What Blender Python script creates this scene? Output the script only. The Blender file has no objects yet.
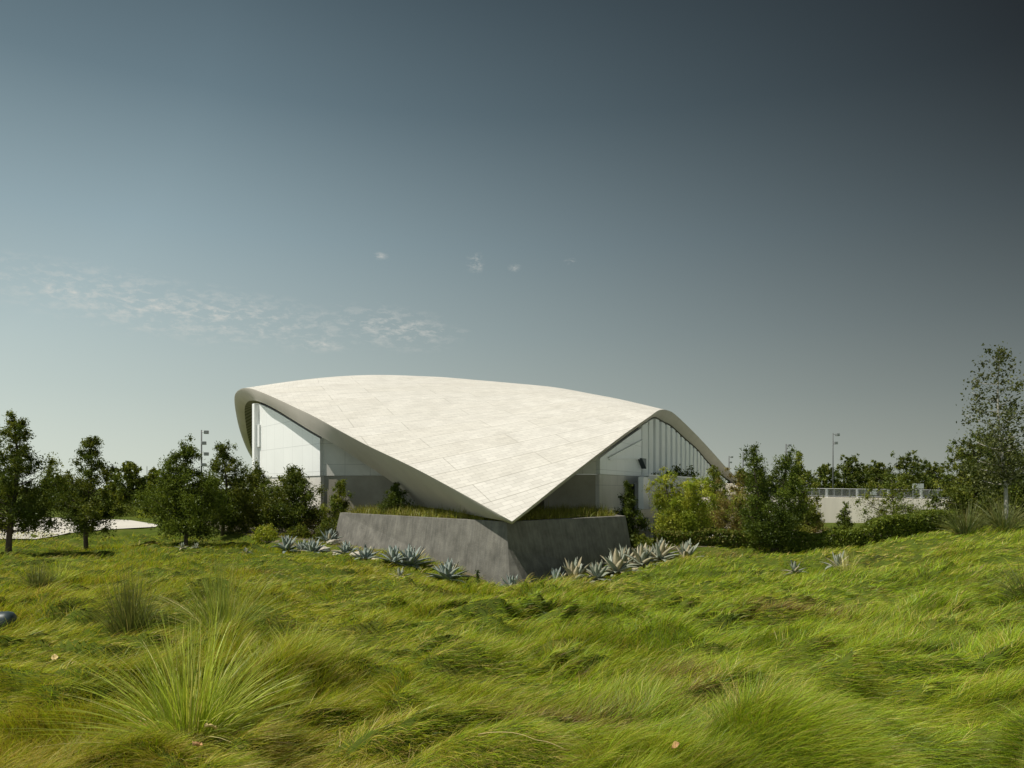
import bpy, math, random
import numpy as np
from mathutils import Vector

R = math.radians
rng = np.random.default_rng(7)
random.seed(7)
scene = bpy.context.scene
col = scene.collection

# ------------------------------------------------------------------ camera
F, HZ, CX, CAMZ = 740.0, 489.0, 512.0, 1.65
cam_d = bpy.data.cameras.new('camera')
cam = bpy.data.objects.new('camera', cam_d); col.objects.link(cam)
cam.location = (0, 0, CAMZ); cam.rotation_euler = (R(90), 0, 0)
cam_d.sensor_width = 36; cam_d.lens = F / 1024 * 36
cam_d.shift_y = (HZ - 384) / 1024
cam_d.clip_start = 0.05; cam_d.clip_end = 20000
scene.camera = cam
scene.render.resolution_x = 1024; scene.render.resolution_y = 768

def P(px, y, D):
    return np.array(((px - CX) / F * D, D, CAMZ + (HZ - y) / F * D))

# ------------------------------------------------------------------ noise
_perm = rng.permutation(4096)
_ga = rng.uniform(0, 2*np.pi, 4096)
def perlin(x, y, seed=0):
    x = np.asarray(x, float); y = np.asarray(y, float)
    xi = np.floor(x).astype(int); yi = np.floor(y).astype(int)
    xf = x - xi; yf = y - yi
    u = xf*xf*xf*(xf*(xf*6-15)+10); v = yf*yf*yf*(yf*(yf*6-15)+10)
    def g(ix, iy, dx, dy):
        a = _ga[_perm[(_perm[(ix + seed*131) & 4095] + iy) & 4095]]
        return np.cos(a)*dx + np.sin(a)*dy
    n0 = g(xi, yi, xf, yf)*(1-u) + g(xi+1, yi, xf-1, yf)*u
    n1 = g(xi, yi+1, xf, yf-1)*(1-u) + g(xi+1, yi+1, xf-1, yf-1)*u
    return 1.5*(n0*(1-v) + n1*v)
def fbm(x, y, seed=0, octv=3):
    s = 0; a = 1.0; f = 1.0
    for k in range(octv):
        s = s + a*perlin(x*f, y*f, seed+k*7); a *= .5; f *= 2.03
    return s
def sstep(a, b, x):
    t = np.clip((x-a)/(b-a), 0, 1); return t*t*(3-2*t)

# ------------------------------------------------------------------ terrain (thin-plate through surveyed heights)
_cp = []
for px, y, D in [(0,768,4.3),(512,768,4.38),(1024,768,4.35),(512,700,5.8),(200,720,5.3),(512,640,8.3),(512,600,12),(512,578,18),
                 (100,640,8),(100,580,14.3),(60,545,23),(190,538,25),(80,530,30),(150,520,39),(300,547,24),(400,561,20.5),(20,600,11),
                 (340,541,28),(450,574,19.6),(512,580,18.9),(560,577,19.6),(600,569,20.8),(640,560,21),(690,549,24),(760,548,25),(850,547,23.5),(900,535,22.5),(960,525,21.5),(1024,520,20.5),
                 (820,575,15.5),(1024,585,12),(1000,550,16),(1024,640,8),(700,620,9.8),(300,600,11.5)]:
    _cp.append(P(px, y, D))
for x, y, z in [(0,1,0),(-4,1,0),(4,1,0),(-12,5,0),(12,5,.05),(0,-10,0),(-25,20,-.1),(25,22,.7),(24,30,.2),(16,30,-.1),(8,34,-.3),(0,40,-.3),(-10,45,-.15),
                (-20,60,-.1),(20,60,-.3),(0,80,-.3),(-50,50,0),(50,50,0),(0,24,-.7),(0,28,-.6),(4,28,-.45),(-30,100,0),(40,100,0)]:
    _cp.append(np.array((x, y, z), float))
_cp = np.array(_cp)
def _tps(r2): return np.where(r2 > 1e-9, .5*r2*np.log(np.maximum(r2, 1e-9)), 0)
_n = len(_cp)
_K = _tps((_cp[:,None,0]-_cp[None,:,0])**2 + (_cp[:,None,1]-_cp[None,:,1])**2) + np.eye(_n)*.4
_Pm = np.c_[np.ones(_n), _cp[:,:2]]
_A = np.block([[_K, _Pm], [_Pm.T, np.zeros((3,3))]])
_w = np.linalg.solve(_A, np.r_[_cp[:,2], 0, 0, 0])
def base_z(x, y):
    x = np.asarray(x, float); y = np.asarray(y, float)
    sh = x.shape; x = x.ravel(); y = y.ravel()
    z = np.empty_like(x)
    for s in range(0, len(x), 40000):
        xs, ys = x[s:s+40000], y[s:s+40000]
        k = _tps((xs[:,None]-_cp[None,:,0])**2 + (ys[:,None]-_cp[None,:,1])**2)
        z[s:s+40000] = k @ _w[:_n] + _w[_n] + _w[_n+1]*xs + _w[_n+2]*ys
    r = np.hypot(x, y-30)
    m = 1 - sstep(38, 60, r)
    z = z*m + (-.25)*(1-m)
    return z.reshape(sh)
_edge_a = np.array([-1.6,-.9,-.69,-.48,-.34,-.245,-.15,0,.15,.25,.335,.457,.6,.69,.9,1.6])
_edge_d = np.array([23,25,26.6,31.0,28.,25.3,22.7,20.3,24.,26.,27,26.2,25.2,25.2,24.5,22.])
def lawn_far(x, y):
    return np.interp(np.asarray(x)/np.maximum(np.asarray(y), .5), _edge_a, _edge_d)
def lawn_mask(x, y):
    return 1 - sstep(-.9, .25, np.asarray(y) - lawn_far(x, y))
def mounds(x, y):
    # tufts that the long grass builds up: elongated, overlapping, steeper on their lee side
    wx = x + .45*fbm(x*.55, y*.55, 3, 2); wy = y + .45*fbm(x*.55, y*.55, 11, 2)
    big = fbm(wx*.28+3, wy*.42, 21, 2)
    n1 = perlin(wx*.75, wy*1.15, 31)
    n2 = perlin(wx*1.5+7, wy*2.4, 41)
    n3 = perlin(wx*3.4, wy*4.6, 51)
    mat1 = np.minimum(np.abs(n1)*1.9, 1)**.8
    mat2 = np.minimum(np.abs(n2)*1.9, 1)**.8
    am = .75 + .6*sstep(-.4, .6, perlin(x*.3+31, y*.35, 77))
    ph = (x*.42 - y*.90)*.60 + 1.25*fbm(x*.32+50, y*.36, 131, 2) + .22*perlin(x*1.3, y*1.3, 141)
    t = ph - np.floor(ph); saw = np.where(t < .86, t/.86, (1-t)/.14)
    sa = sstep(-.25, .5, perlin(x*.42+13, y*.5, 151))
    ph2 = (x*.45 - y*.88)*1.6 + 1.1*fbm(x*.6+8, y*.8, 161, 2); t2 = ph2 - np.floor(ph2); saw2 = np.where(t2 < .87, t2/.87, (1-t2)/.13)
    fd = 1 - .5*sstep(11, 19, np.hypot(x, y))
    sa2 = sstep(-.1, .5, perlin(x*.8+3, y*.9, 171))
    return .10*big + am*(.12*mat1 + .05*mat2) + fd*(.35*sa*saw + .23*sa2*saw2) + .02*n3 - .40
def ground_z(x, y):
    return base_z(x, y) + mounds(x, y)*lawn_mask(x, y)
def gz(x, y): return float(ground_z(np.array([x]), np.array([y]))[0])

# ------------------------------------------------------------------ mesh helpers
def mesh_np(name, V, Fq, colr=None, smooth=False, uv=None):
    V = np.asarray(V, np.float32).reshape(-1, 3); Fq = np.asarray(Fq, np.int32)
    k = Fq.shape[1]
    me = bpy.data.meshes.new(name)
    me.vertices.add(len(V)); me.vertices.foreach_set('co', V.ravel())
    me.loops.add(Fq.size); me.loops.foreach_set('vertex_index', Fq.ravel())
    me.polygons.add(len(Fq)); me.polygons.foreach_set('loop_start', np.arange(0, Fq.size, k, dtype=np.int32))
    if smooth: me.polygons.foreach_set('use_smooth', np.ones(len(Fq), bool))
    if colr is not None:
        a = me.color_attributes.new('Col', 'FLOAT_COLOR', 'POINT')
        c = np.ones((len(V), 4), np.float32); c[:, :3] = colr
        a.data.foreach_set('color', c.ravel())
    if uv is not None:
        l = me.uv_layers.new(name='UVMap')
        l.data.foreach_set('uv', np.asarray(uv, np.float32)[Fq.ravel()].ravel())
    me.update(calc_edges=True)
    return me
class MB:
    def __init__(s): s.v = []; s.f = []
    def add(s, vs, fs):
        o = len(s.v); s.v += [tuple(map(float, q)) for q in vs]; s.f += [tuple(i+o for i in f) for f in fs]
    def box(s, c, size, rz=0):
        hx, hy, hz = size[0]/2, size[1]/2, size[2]/2; ca, sa = math.cos(rz), math.sin(rz)
        vs = []
        for z in (-hz, hz):
            for x, y in ((-hx,-hy),(hx,-hy),(hx,hy),(-hx,hy)):
                vs.append((c[0]+x*ca-y*sa, c[1]+x*sa+y*ca, c[2]+z))
        s.add(vs, [(0,3,2,1),(4,5,6,7),(0,1,5,4),(1,2,6,5),(2,3,7,6),(3,0,4,7)])
    def tube(s, pts, rads, n=8):
        pts = [np.array(p, float) for p in pts]; rings = []; vs = []
        for i, p in enumerate(pts):
            t = pts[min(i+1, len(pts)-1)] - pts[max(i-1, 0)]; t = t/(np.linalg.norm(t)+1e-9)
            a = np.array((1,0,0)) if abs(t[0]) < .8 else np.array((0,1,0))
            b = np.cross(t, a); b /= np.linalg.norm(b); a = np.cross(b, t)
            for k in range(n):
                an = 2*math.pi*k/n; vs.append(p + rads[i]*(math.cos(an)*a + math.sin(an)*b))
        fs = []
        for i in range(len(pts)-1):
            for k in range(n):
                fs.append((i*n+k, i*n+(k+1)%n, (i+1)*n+(k+1)%n, (i+1)*n+k))
        fs.append(tuple(range(n))[::-1]); fs.append(tuple((len(pts)-1)*n+k for k in range(n)))
        s.add(vs, fs)
    def prism(s, poly, z0, z1):
        n = len(poly); vs = [(x,y,z0) for x,y in poly]+[(x,y,z1) for x,y in poly]
        s.add(vs, [tuple(range(n))[::-1], tuple(range(n,2*n))]+[(i,(i+1)%n,n+(i+1)%n,n+i) for i in range(n)])
    def build(s, name, m, parent=None, smooth=False, bevel=0):
        me = bpy.data.meshes.new(name); me.from_pydata(s.v, [], s.f); me.update()
        if smooth:
            for p in me.polygons: p.use_smooth = True
        o = link(name, me, m, parent)
        if bevel:
            b = o.modifiers.new('bevel', 'BEVEL'); b.width = bevel; b.segments = 2; b.limit_method = 'ANGLE'
        return o
def link(name, me, m=None, parent=None):
    o = bpy.data.objects.new(name, me); col.objects.link(o)
    if m and len(me.materials) == 0: me.materials.append(m)
    if parent is not None: o.parent = parent
    return o
def tag(o, label=None, cat=None, group=None, kind=None):
    if label: o['label'] = label
    if cat: o['category'] = cat
    if group: o['group'] = group
    if kind: o['kind'] = kind
    return o
def empty(name, loc, label, cat, group=None):
    o = bpy.data.objects.new(name, None); col.objects.link(o); o.location = loc
    o.empty_display_size = .2
    return tag(o, label, cat, group)

# ------------------------------------------------------------------ materials
def new_mat(name):
    m = bpy.data.materials.new(name); m.use_nodes = True
    nt = m.node_tree; nt.nodes.clear()
    return m, nt, nt.nodes, nt.links
def simple(name, c, rough=.8, var=.15, scale=3.0, bump=0.0, bscale=40, metallic=0, spec=.3, streak=False):
    m, nt, N, L = new_mat(name)
    out = N.new('ShaderNodeOutputMaterial'); b = N.new('ShaderNodeBsdfPrincipled')
    L.new(b.outputs[0], out.inputs[0])
    b.inputs['Roughness'].default_value = rough; b.inputs['Metallic'].default_value = metallic
    b.inputs['Specular IOR Level'].default_value = spec
    tc = N.new('ShaderNodeTexCoord'); mp = N.new('ShaderNodeMapping'); L.new(tc.outputs['Object'], mp.inputs[0])
    if streak: mp.inputs['Scale'].default_value = (1, 1, .12)
    n = N.new('ShaderNodeTexNoise'); n.inputs['Scale'].default_value = scale; n.inputs['Detail'].default_value = 6
    n.inputs['Roughness'].default_value = .65
    L.new(mp.outputs[0], n.inputs['Vector'])
    r = N.new('ShaderNodeValToRGB'); L.new(n.outputs[0], r.inputs[0])
    r.color_ramp.elements[0].position = .3; r.color_ramp.elements[1].position = .7
    r.color_ramp.elements[0].color = (*[x*(1-var) for x in c], 1); r.color_ramp.elements[1].color = (*[min(1, x*(1+var)) for x in c], 1)
    L.new(r.outputs[0], b.inputs['Base Color'])
    if bump:
        n2 = N.new('ShaderNodeTexNoise'); n2.inputs['Scale'].default_value = bscale; n2.inputs['Detail'].default_value = 4
        L.new(tc.outputs['Object'], n2.inputs['Vector'])
        bp = N.new('ShaderNodeBump'); bp.inputs['Strength'].default_value = bump; bp.inputs['Distance'].default_value = .02
        L.new(n2.outputs[0], bp.inputs['Height']); L.new(bp.outputs[0], b.inputs['Normal'])
    return m
def leaf_mat(name, trans=.3, gloss=.06):
    m, nt, N, L = new_mat(name)
    out = N.new('ShaderNodeOutputMaterial')
    at = N.new('ShaderNodeAttribute'); at.attribute_name = 'Col'
    d = N.new('ShaderNodeBsdfDiffuse'); t = N.new('ShaderNodeBsdfTranslucent'); g = N.new('ShaderNodeBsdfGlossy')
    g.inputs['Roughness'].default_value = .45; g.inputs['Color'].default_value = (.9,.95,.9,1)
    tint = N.new('ShaderNodeMixRGB'); tint.blend_type = 'MULTIPLY'; tint.inputs[0].default_value = 1
    tint.inputs[2].default_value = (1.15, 1.1, .6, 1)
    L.new(at.outputs['Color'], d.inputs['Color']); L.new(at.outputs['Color'], tint.inputs[1]); L.new(tint.outputs[0], t.inputs['Color'])
    a = N.new('ShaderNodeMixShader'); a.inputs[0].default_value = trans
    L.new(d.outputs[0], a.inputs[1]); L.new(t.outputs[0], a.inputs[2])
    b = N.new('ShaderNodeMixShader'); b.inputs[0].default_value = gloss
    L.new(a.outputs[0], b.inputs[1]); L.new(g.outputs[0], b.inputs[2]); L.new(b.outputs[0], out.inputs[0])
    return m
M = {}
M['leaf'] = leaf_mat('foliage', .34, .012)
M['blade'] = leaf_mat('grass_blades', .32, .02)
M['agave'] = leaf_mat('agave_leaf', .05, .06)
M['bark'] = simple('bark', (.085,.065,.05), .95, .35, 9, .6, 30)
M['pale_bark'] = simple('pale_bark', (.33,.31,.27), .9, .3, 7, .4, 30)
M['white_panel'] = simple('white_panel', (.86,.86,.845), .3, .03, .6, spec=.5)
def joints(m, bw, bh):
    nt = m.node_tree; N = nt.nodes; L = nt.links
    b = [n for n in N if n.type == 'BSDF_PRINCIPLED'][0]; ramp = [n for n in N if n.type == 'VALTORGB'][0]; tc = [n for n in N if n.type == 'TEX_COORD'][0]
    sp = N.new('ShaderNodeSeparateXYZ'); cb = N.new('ShaderNodeCombineXYZ'); L.new(tc.outputs['Object'], sp.inputs[0])
    ma = N.new('ShaderNodeMath'); ma.operation = 'MULTIPLY_ADD'; ma.inputs[1].default_value = .8; L.new(sp.outputs['Y'], ma.inputs[0])
    mx_ = N.new('ShaderNodeMath'); mx_.operation = 'ABSOLUTE'; L.new(sp.outputs['X'], mx_.inputs[0]); L.new(mx_.outputs[0], ma.inputs[2])
    L.new(ma.outputs[0], cb.inputs['X']); L.new(sp.outputs['Z'], cb.inputs['Y'])
    br = N.new('ShaderNodeTexBrick'); br.offset = 0; br.inputs['Scale'].default_value = 1; br.inputs['Brick Width'].default_value = bw; br.inputs['Row Height'].default_value = bh
    br.inputs['Mortar Size'].default_value = .012; br.inputs['Color1'].default_value = (1,1,1,1); br.inputs['Color2'].default_value = (.97,.97,.97,1); br.inputs['Mortar'].default_value = (.72,.72,.72,1)
    L.new(cb.outputs[0], br.inputs['Vector'])
    mm = N.new('ShaderNodeMixRGB'); mm.blend_type = 'MULTIPLY'; mm.inputs[0].default_value = 1; L.new(ramp.outputs[0], mm.inputs[1]); L.new(br.outputs[0], mm.inputs[2]); L.new(mm.outputs[0], b.inputs['Base Color'])
joints(M['white_panel'], 1.5, 1.2)
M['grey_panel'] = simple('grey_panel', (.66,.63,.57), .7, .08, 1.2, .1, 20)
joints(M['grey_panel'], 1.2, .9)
M['base_concrete'] = simple('base_concrete', (.34,.31,.25), .85, .15, 1.3, .2, 25)
M['fin_white'] = simple('fin_white', (.86,.865,.855), .5, .04, 1)
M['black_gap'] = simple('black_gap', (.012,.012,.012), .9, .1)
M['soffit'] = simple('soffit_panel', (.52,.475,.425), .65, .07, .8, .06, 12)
M['retaining'] = simple('retaining_concrete', (.66,.61,.53), .9, .12, .9, .2, 18, streak=True)
M['plaza'] = simple('plaza_concrete', (.56,.53,.47), .9, .06, .7, .1, 12)
M['metal'] = simple('galvanised_metal', (.30,.31,.31), .5, .1, 6, metallic=.5)
M['mast'] = simple('mast_paint', (.12,.125,.125), .6, .1, 4)
M['dark_metal'] = simple('dark_metal', (.035,.055,.06), .42, .2, 12, spec=.5)
M['lamp_white'] = simple('lamp_housing', (.55,.56,.56), .5, .05)
M['stone'] = simple('pale_stone', (.46,.42,.35), .95, .25, 5, .6, 14)
M['dry_leaf'] = simple('dry_leaf', (.46,.27,.12), .8, .3, 25, .3, 60)
M['straw'] = simple('straw', (.55,.43,.19), .8, .2, 20)
M['far_wall'] = simple('far_grey_wall', (.40,.41,.41), .8, .05, .5)
M['terrace'] = simple('terrace_wall_panel', (.36,.39,.39), .4, .08, .9, spec=.5, streak=True)

# battered planter concrete: board marks running diagonally
def planter_mat():
    m = simple('planter_concrete', (.165,.157,.138), .9, .28, 2.2, 0)
    nt = m.node_tree; N = nt.nodes; L = nt.links
    b = [n for n in N if n.type == 'BSDF_PRINCIPLED'][0]; ramp = [n for n in N if n.type == 'VALTORGB'][0]
    tc = [n for n in N if n.type == 'TEX_COORD'][0]
    mp = N.new('ShaderNodeMapping'); mp.inputs['Rotation'].default_value = (R(20), R(38), 0); mp.inputs['Scale'].default_value = (9, 9, .7)
    L.new(tc.outputs['Object'], mp.inputs[0])
    n = N.new('ShaderNodeTexNoise'); n.inputs['Scale'].default_value = 1.2; n.inputs['Detail'].default_value = 5; L.new(mp.outputs[0], n.inputs['Vector'])
    r = N.new('ShaderNodeValToRGB'); L.new(n.outputs[0], r.inputs[0])
    r.color_ramp.elements[0].position = .34; r.color_ramp.elements[0].color = (.82,.82,.82,1); r.color_ramp.elements[1].position = .62
    r.color_ramp.elements[1].color = (1.08,1.07,1.05,1)
    mx = N.new('ShaderNodeMixRGB'); mx.blend_type = 'MULTIPLY'; mx.inputs[0].default_value = 1
    L.new(ramp.outputs[0], mx.inputs[1]); L.new(r.outputs[0], mx.inputs[2]); L.new(mx.outputs[0], b.inputs['Base Color'])
    n2 = N.new('ShaderNodeTexNoise'); n2.inputs['Scale'].default_value = 22; n2.inputs['Detail'].default_value = 5; L.new(tc.outputs['Object'], n2.inputs['Vector'])
    ad = N.new('ShaderNodeMath'); ad.operation = 'ADD'; L.new(n.outputs[0], ad.inputs[0]); L.new(n2.outputs[0], ad.inputs[1])
    bp = N.new('ShaderNodeBump'); bp.inputs['Strength'].default_value = .5; bp.inputs['Distance'].default_value = .02
    L.new(ad.outputs[0], bp.inputs['Height']); L.new(bp.outputs[0], b.inputs['Normal'])
    return m
M['planter'] = planter_mat()
# roof: overlapping shingle rows
def roof_mat():
    m, nt, N, L = new_mat('roof_shingles')
    out = N.new('ShaderNodeOutputMaterial'); b = N.new('ShaderNodeBsdfPrincipled'); L.new(b.outputs[0], out.inputs[0])
    b.inputs['Roughness'].default_value = .62; b.inputs['Specular IOR Level'].default_value = .3
    uv = N.new('ShaderNodeUVMap'); mp = N.new('ShaderNodeMapping'); L.new(uv.outputs[0], mp.inputs[0])
    mp.inputs['Rotation'].default_value = (0, 0, R(18))
    br = N.new('ShaderNodeTexBrick'); L.new(mp.outputs[0], br.inputs['Vector'])
    br.inputs['Scale'].default_value = 1.0; br.inputs['Brick Width'].default_value = .62; br.inputs['Row Height'].default_value = .235
    br.inputs['Mortar Size'].default_value = .007; br.inputs['Mortar Smooth'].default_value = .3; br.inputs['Bias'].default_value = 0
    br.offset = .5
    br.inputs['Color1'].default_value = (.74,.712,.652,1); br.inputs['Color2'].default_value = (.655,.63,.575,1); br.inputs['Mortar'].default_value = (.46,.44,.40,1)
    n = N.new('ShaderNodeTexNoise'); n.inputs['Scale'].default_value = .55; n.inputs['Detail'].default_value = 9; n.inputs['Roughness'].default_value = .7
    L.new(mp.outputs[0], n.inputs['Vector'])
    r = N.new('ShaderNodeValToRGB'); L.new(n.outputs[0], r.inputs[0])
    r.color_ramp.elements[0].position = .35; r.color_ramp.elements[0].color = (.915,.91,.90,1); r.color_ramp.elements[1].position = .62; r.color_ramp.elements[1].color = (1.03,1.03,1.03,1)
    mx = N.new('ShaderNodeMixRGB'); mx.blend_type = 'MULTIPLY'; mx.inputs[0].default_value = 1
    L.new(br.outputs[0], mx.inputs[1]); L.new(r.outputs[0], mx.inputs[2]); L.new(mx.outputs[0], b.inputs['Base Color'])
    b2 = N.new('ShaderNodeTexBrick'); L.new(mp.outputs[0], b2.inputs['Vector']); b2.offset = .37
    b2.inputs['Scale'].default_value = 1; b2.inputs['Brick Width'].default_value = 7.44; b2.inputs['Row Height'].default_value = 1.41; b2.inputs['Mortar Size'].default_value = .022; b2.inputs['Mortar Smooth'].default_value = .2
    b2.inputs['Color1'].default_value = (1,1,1,1); b2.inputs['Color2'].default_value = (.965,.96,.945,1); b2.inputs['Mortar'].default_value = (.70,.69,.66,1)
    m3 = N.new('ShaderNodeMixRGB'); m3.blend_type = 'MULTIPLY'; m3.inputs[0].default_value = 1; L.new(mx.outputs[0], m3.inputs[1]); L.new(b2.outputs[0], m3.inputs[2]); L.new(m3.outputs[0], b.inputs['Base Color'])
    bp = N.new('ShaderNodeBump'); bp.inputs['Strength'].default_value = .6; bp.inputs['Distance'].default_value = .02; bp.invert = True
    L.new(br.outputs['Fac'], bp.inputs['Height']); L.new(bp.outputs[0], b.inputs['Normal'])
    return m
M['roof'] = roof_mat()
# ribbed ceiling
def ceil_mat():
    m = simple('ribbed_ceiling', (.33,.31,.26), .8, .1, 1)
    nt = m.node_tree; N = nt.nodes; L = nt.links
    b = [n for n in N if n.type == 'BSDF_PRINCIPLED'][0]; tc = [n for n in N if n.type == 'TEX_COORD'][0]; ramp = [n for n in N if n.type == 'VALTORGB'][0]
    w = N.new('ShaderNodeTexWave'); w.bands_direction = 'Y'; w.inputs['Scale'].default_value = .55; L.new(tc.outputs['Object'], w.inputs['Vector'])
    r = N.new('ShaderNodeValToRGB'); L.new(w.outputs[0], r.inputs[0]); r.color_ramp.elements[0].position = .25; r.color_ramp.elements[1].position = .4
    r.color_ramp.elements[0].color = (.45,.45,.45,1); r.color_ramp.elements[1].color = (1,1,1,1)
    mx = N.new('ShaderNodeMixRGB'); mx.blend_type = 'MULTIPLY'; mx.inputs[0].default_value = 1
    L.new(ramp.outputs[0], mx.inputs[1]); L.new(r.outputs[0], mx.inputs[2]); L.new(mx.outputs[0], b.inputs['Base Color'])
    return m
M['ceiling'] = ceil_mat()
# soil / thatch under the lawn
def ground_mat():
    m, nt, N, L = new_mat('lawn_soil')
    out = N.new('ShaderNodeOutputMaterial'); b = N.new('ShaderNodeBsdfPrincipled'); L.new(b.outputs[0], out.inputs[0])
    b.inputs['Roughness'].default_value = 1; b.inputs['Specular IOR Level'].default_value = .05
    tc = N.new('ShaderNodeTexCoord')
    n = N.new('ShaderNodeTexNoise'); n.inputs['Scale'].default_value = .9; n.inputs['Detail'].default_value = 8; n.inputs['Roughness'].default_value = .7
    L.new(tc.outputs['Object'], n.inputs['Vector'])
    r = N.new('ShaderNodeValToRGB'); L.new(n.outputs[0], r.inputs[0]); e = r.color_ramp.elements
    e[0].position = .3; e[0].color = (.045,.05,.014,1); e[1].position = .7; e[1].color = (.13,.125,.03,1)
    k = r.color_ramp.elements.new(.5); k.color = (.075,.105,.014,1)
    L.new(r.outputs[0], b.inputs['Base Color'])
    return m
M['ground'] = ground_mat()
M['gravel'] = simple('bed_mulch', (.13,.11,.075), 1, .5, 6, .8, 35)

# ------------------------------------------------------------------ ground
ang_f = np.linspace(-48, 48, 520); ang_b = np.linspace(48, 312, 68)[1:-1]
angs = np.deg2rad(np.r_[ang_f, ang_b])
rad = [.4, 1, 1.7]
r0 = 2.4
while r0 < 34: rad.append(r0); r0 *= 1.0075
while r0 < 120: rad.append(r0); r0 *= 1.05
while r0 < 9000: rad.append(r0); r0 *= 1.6
rad.append(9000.)
rad = np.array(rad)
X = np.sin(angs)[None,:]*rad[:,None]; Y = np.cos(angs)[None,:]*rad[:,None]
Z = ground_z(X, Y)
na, nr = len(angs), len(rad)
ii, jj = np.meshgrid(np.arange(nr-1), np.arange(na), indexing='ij')
q = np.stack([ii*na+jj, (ii+1)*na+jj, (ii+1)*na+(jj+1)%na, ii*na+(jj+1)%na], -1).reshape(-1,4)[:, ::-1]
g = link('ground', mesh_np('ground', np.stack([X,Y,Z],-1), q, smooth=True), M['ground']); tag(g, kind='structure')

# planting beds + plaza as sheets draped over the ground
def draped(name, poly, m, dz, step=.5):
    poly = np.array(poly, float); x0,y0 = poly.min(0); x1,y1 = poly.max(0)
    nx = int((x1-x0)/step)+2; ny = int((y1-y0)/step)+2
    gx, gy = np.meshgrid(np.linspace(x0,x1,nx), np.linspace(y0,y1,ny))
    import bmesh
    bm = bmesh.new()
    vs = [bm.verts.new((p[0],p[1],0)) for p in poly]; bm.faces.new(vs)
    for xx in np.arange(x0+step, x1, step):
        bmesh.ops.bisect_plane(bm, geom=bm.verts[:]+bm.edges[:]+bm.faces[:], plane_co=(xx,0,0), plane_no=(1,0,0))
    for yy in np.arange(y0+step, y1, step):
        bmesh.ops.bisect_plane(bm, geom=bm.verts[:]+bm.edges[:]+bm.faces[:], plane_co=(0,yy,0), plane_no=(0,1,0))
    cs = np.array([v.co[:] for v in bm.verts]); zz = ground_z(cs[:,0], cs[:,1]) + dz
    for v, z in zip(bm.verts, zz): v.co.z = z
    bmesh.ops.recalc_face_normals(bm, faces=bm.faces[:])
    me = bpy.data.meshes.new(name); bm.to_mesh(me); bm.free()
    for p in me.polygons:
        if p.normal.z < 0: p.flip()
    return link(name, me, m)
plz = draped('plaza', [P(-260,0,26.5)[:2], P(0,0,26.2)[:2], P(50,0,27.6)[:2], P(100,0,29.6)[:2], P(156,0,32.2)[:2], P(158,0,34.)[:2], P(130,0,38.)[:2], P(60,0,41)[:2], P(-260,0,46)[:2]], M['plaza'], .03)
tag(plz, kind='structure')
bed = draped('planting_bed', [P(225,0,29.5)[:2], P(330,0,24.7)[:2], P(360,0,24.)[:2], P(480,0,20.4)[:2], P(511,0,19.9)[:2], P(560,0,20.6)[:2], P(640,0,24.4)[:2], P(700,0,26.)[:2], P(760,0,26.9)[:2], P(960,0,26.2)[:2], P(960,0,33)[:2], P(640,0,36)[:2], P(200,0,38)[:2]], M['gravel'], .012)
tag(bed, kind='structure')

tp_ = draped('bounce_paving', [P(640,0,30.5)[:2], P(755,0,30)[:2], P(765,0,40)[:2], P(775,0,55)[:2], P(780,0,75)[:2], (13.,52.), (6.2,37.5), (4.4,33.)], M['plaza'], .035, .8)  # pale paving added to bounce sunlight onto the right facade
tag(tp_, kind='structure')

# ------------------------------------------------------------------ the long grass
def blades(root, ang, lean, L, w, roll, colr, K=4, tipc=None, curl=None):
    n = len(root); s = np.linspace(0, 1, K+1)[None,:]
    dx = np.cos(ang)[:,None]; dy = np.sin(ang)[:,None]
    lean = lean[:,None]; L = L[:,None]
    hor = L*lean*(.45*s + .55*s**1.7)
    ver = L*np.sqrt(np.maximum(1-lean**2, .03))*1.15*(s - .42*lean*s**2.2)
    cur = (0 if curl is None else curl[:,None])*L*s**2
    px = root[:,0:1] + dx*hor - dy*cur; py = root[:,1:2] + dy*hor + dx*cur; pz = root[:,2:3] + ver
    C = np.stack([px,py,pz], -1)
    side = np.stack([-np.sin(ang)*np.cos(roll), np.cos(ang)*np.cos(roll), np.sin(roll)], -1)[:,None,:]
    wid = (w[:,None]*(1 - .85*s**1.5))[...,None]*.5
    V = np.stack([C - side*wid, C + side*wid], 2).reshape(n, (K+1)*2, 3)
    b = (np.arange(n)*(K+1)*2)[:,None]
    k = np.arange(K)[None,:]*2
    Fq = np.stack([b+k, b+k+1, b+k+3, b+k+2], -1).reshape(-1,4)
    c = np.repeat(colr[:,None,:], (K+1)*2, 1)
    if tipc is not None:
        t = np.repeat(s, 2, 1)[...,None]**2
        c = c*(1-t) + tipc[:,None,:]*t
    return V.reshape(-1,3), Fq, c.reshape(-1,3)
PAL = np.array([(.315,.455,.014),(.115,.19,.012),(.47,.47,.03),(.62,.48,.15),(.15,.08,.03),(.18,.29,.045)])
BROWN = [(*P(560,0,5.7)[:2], .42),(*P(800,0,12.)[:2], .6),(*P(700,0,6.5)[:2], .22),(*P(665,0,7.4)[:2], .3),(*P(255,0,18)[:2], .5),(*P(740,0,24.3)[:2], 1.2),(*P(780,0,11.5)[:2],.35)]
STRAW = [(*P(310,0,4.9)[:2], .5),(*P(0,0,4.8)[:2], .6),(*P(580,0,15.)[:2], 1.1),(*P(400,0,18.5)[:2], 1.4),(*P(680,0,22.5)[:2],1.6),(*P(870,0,19)[:2],1.4)]
TUS = [(188,5.35,.24),(130,9.4,.24),(222,8.5,.22),(38,14.2,.2)]
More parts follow.
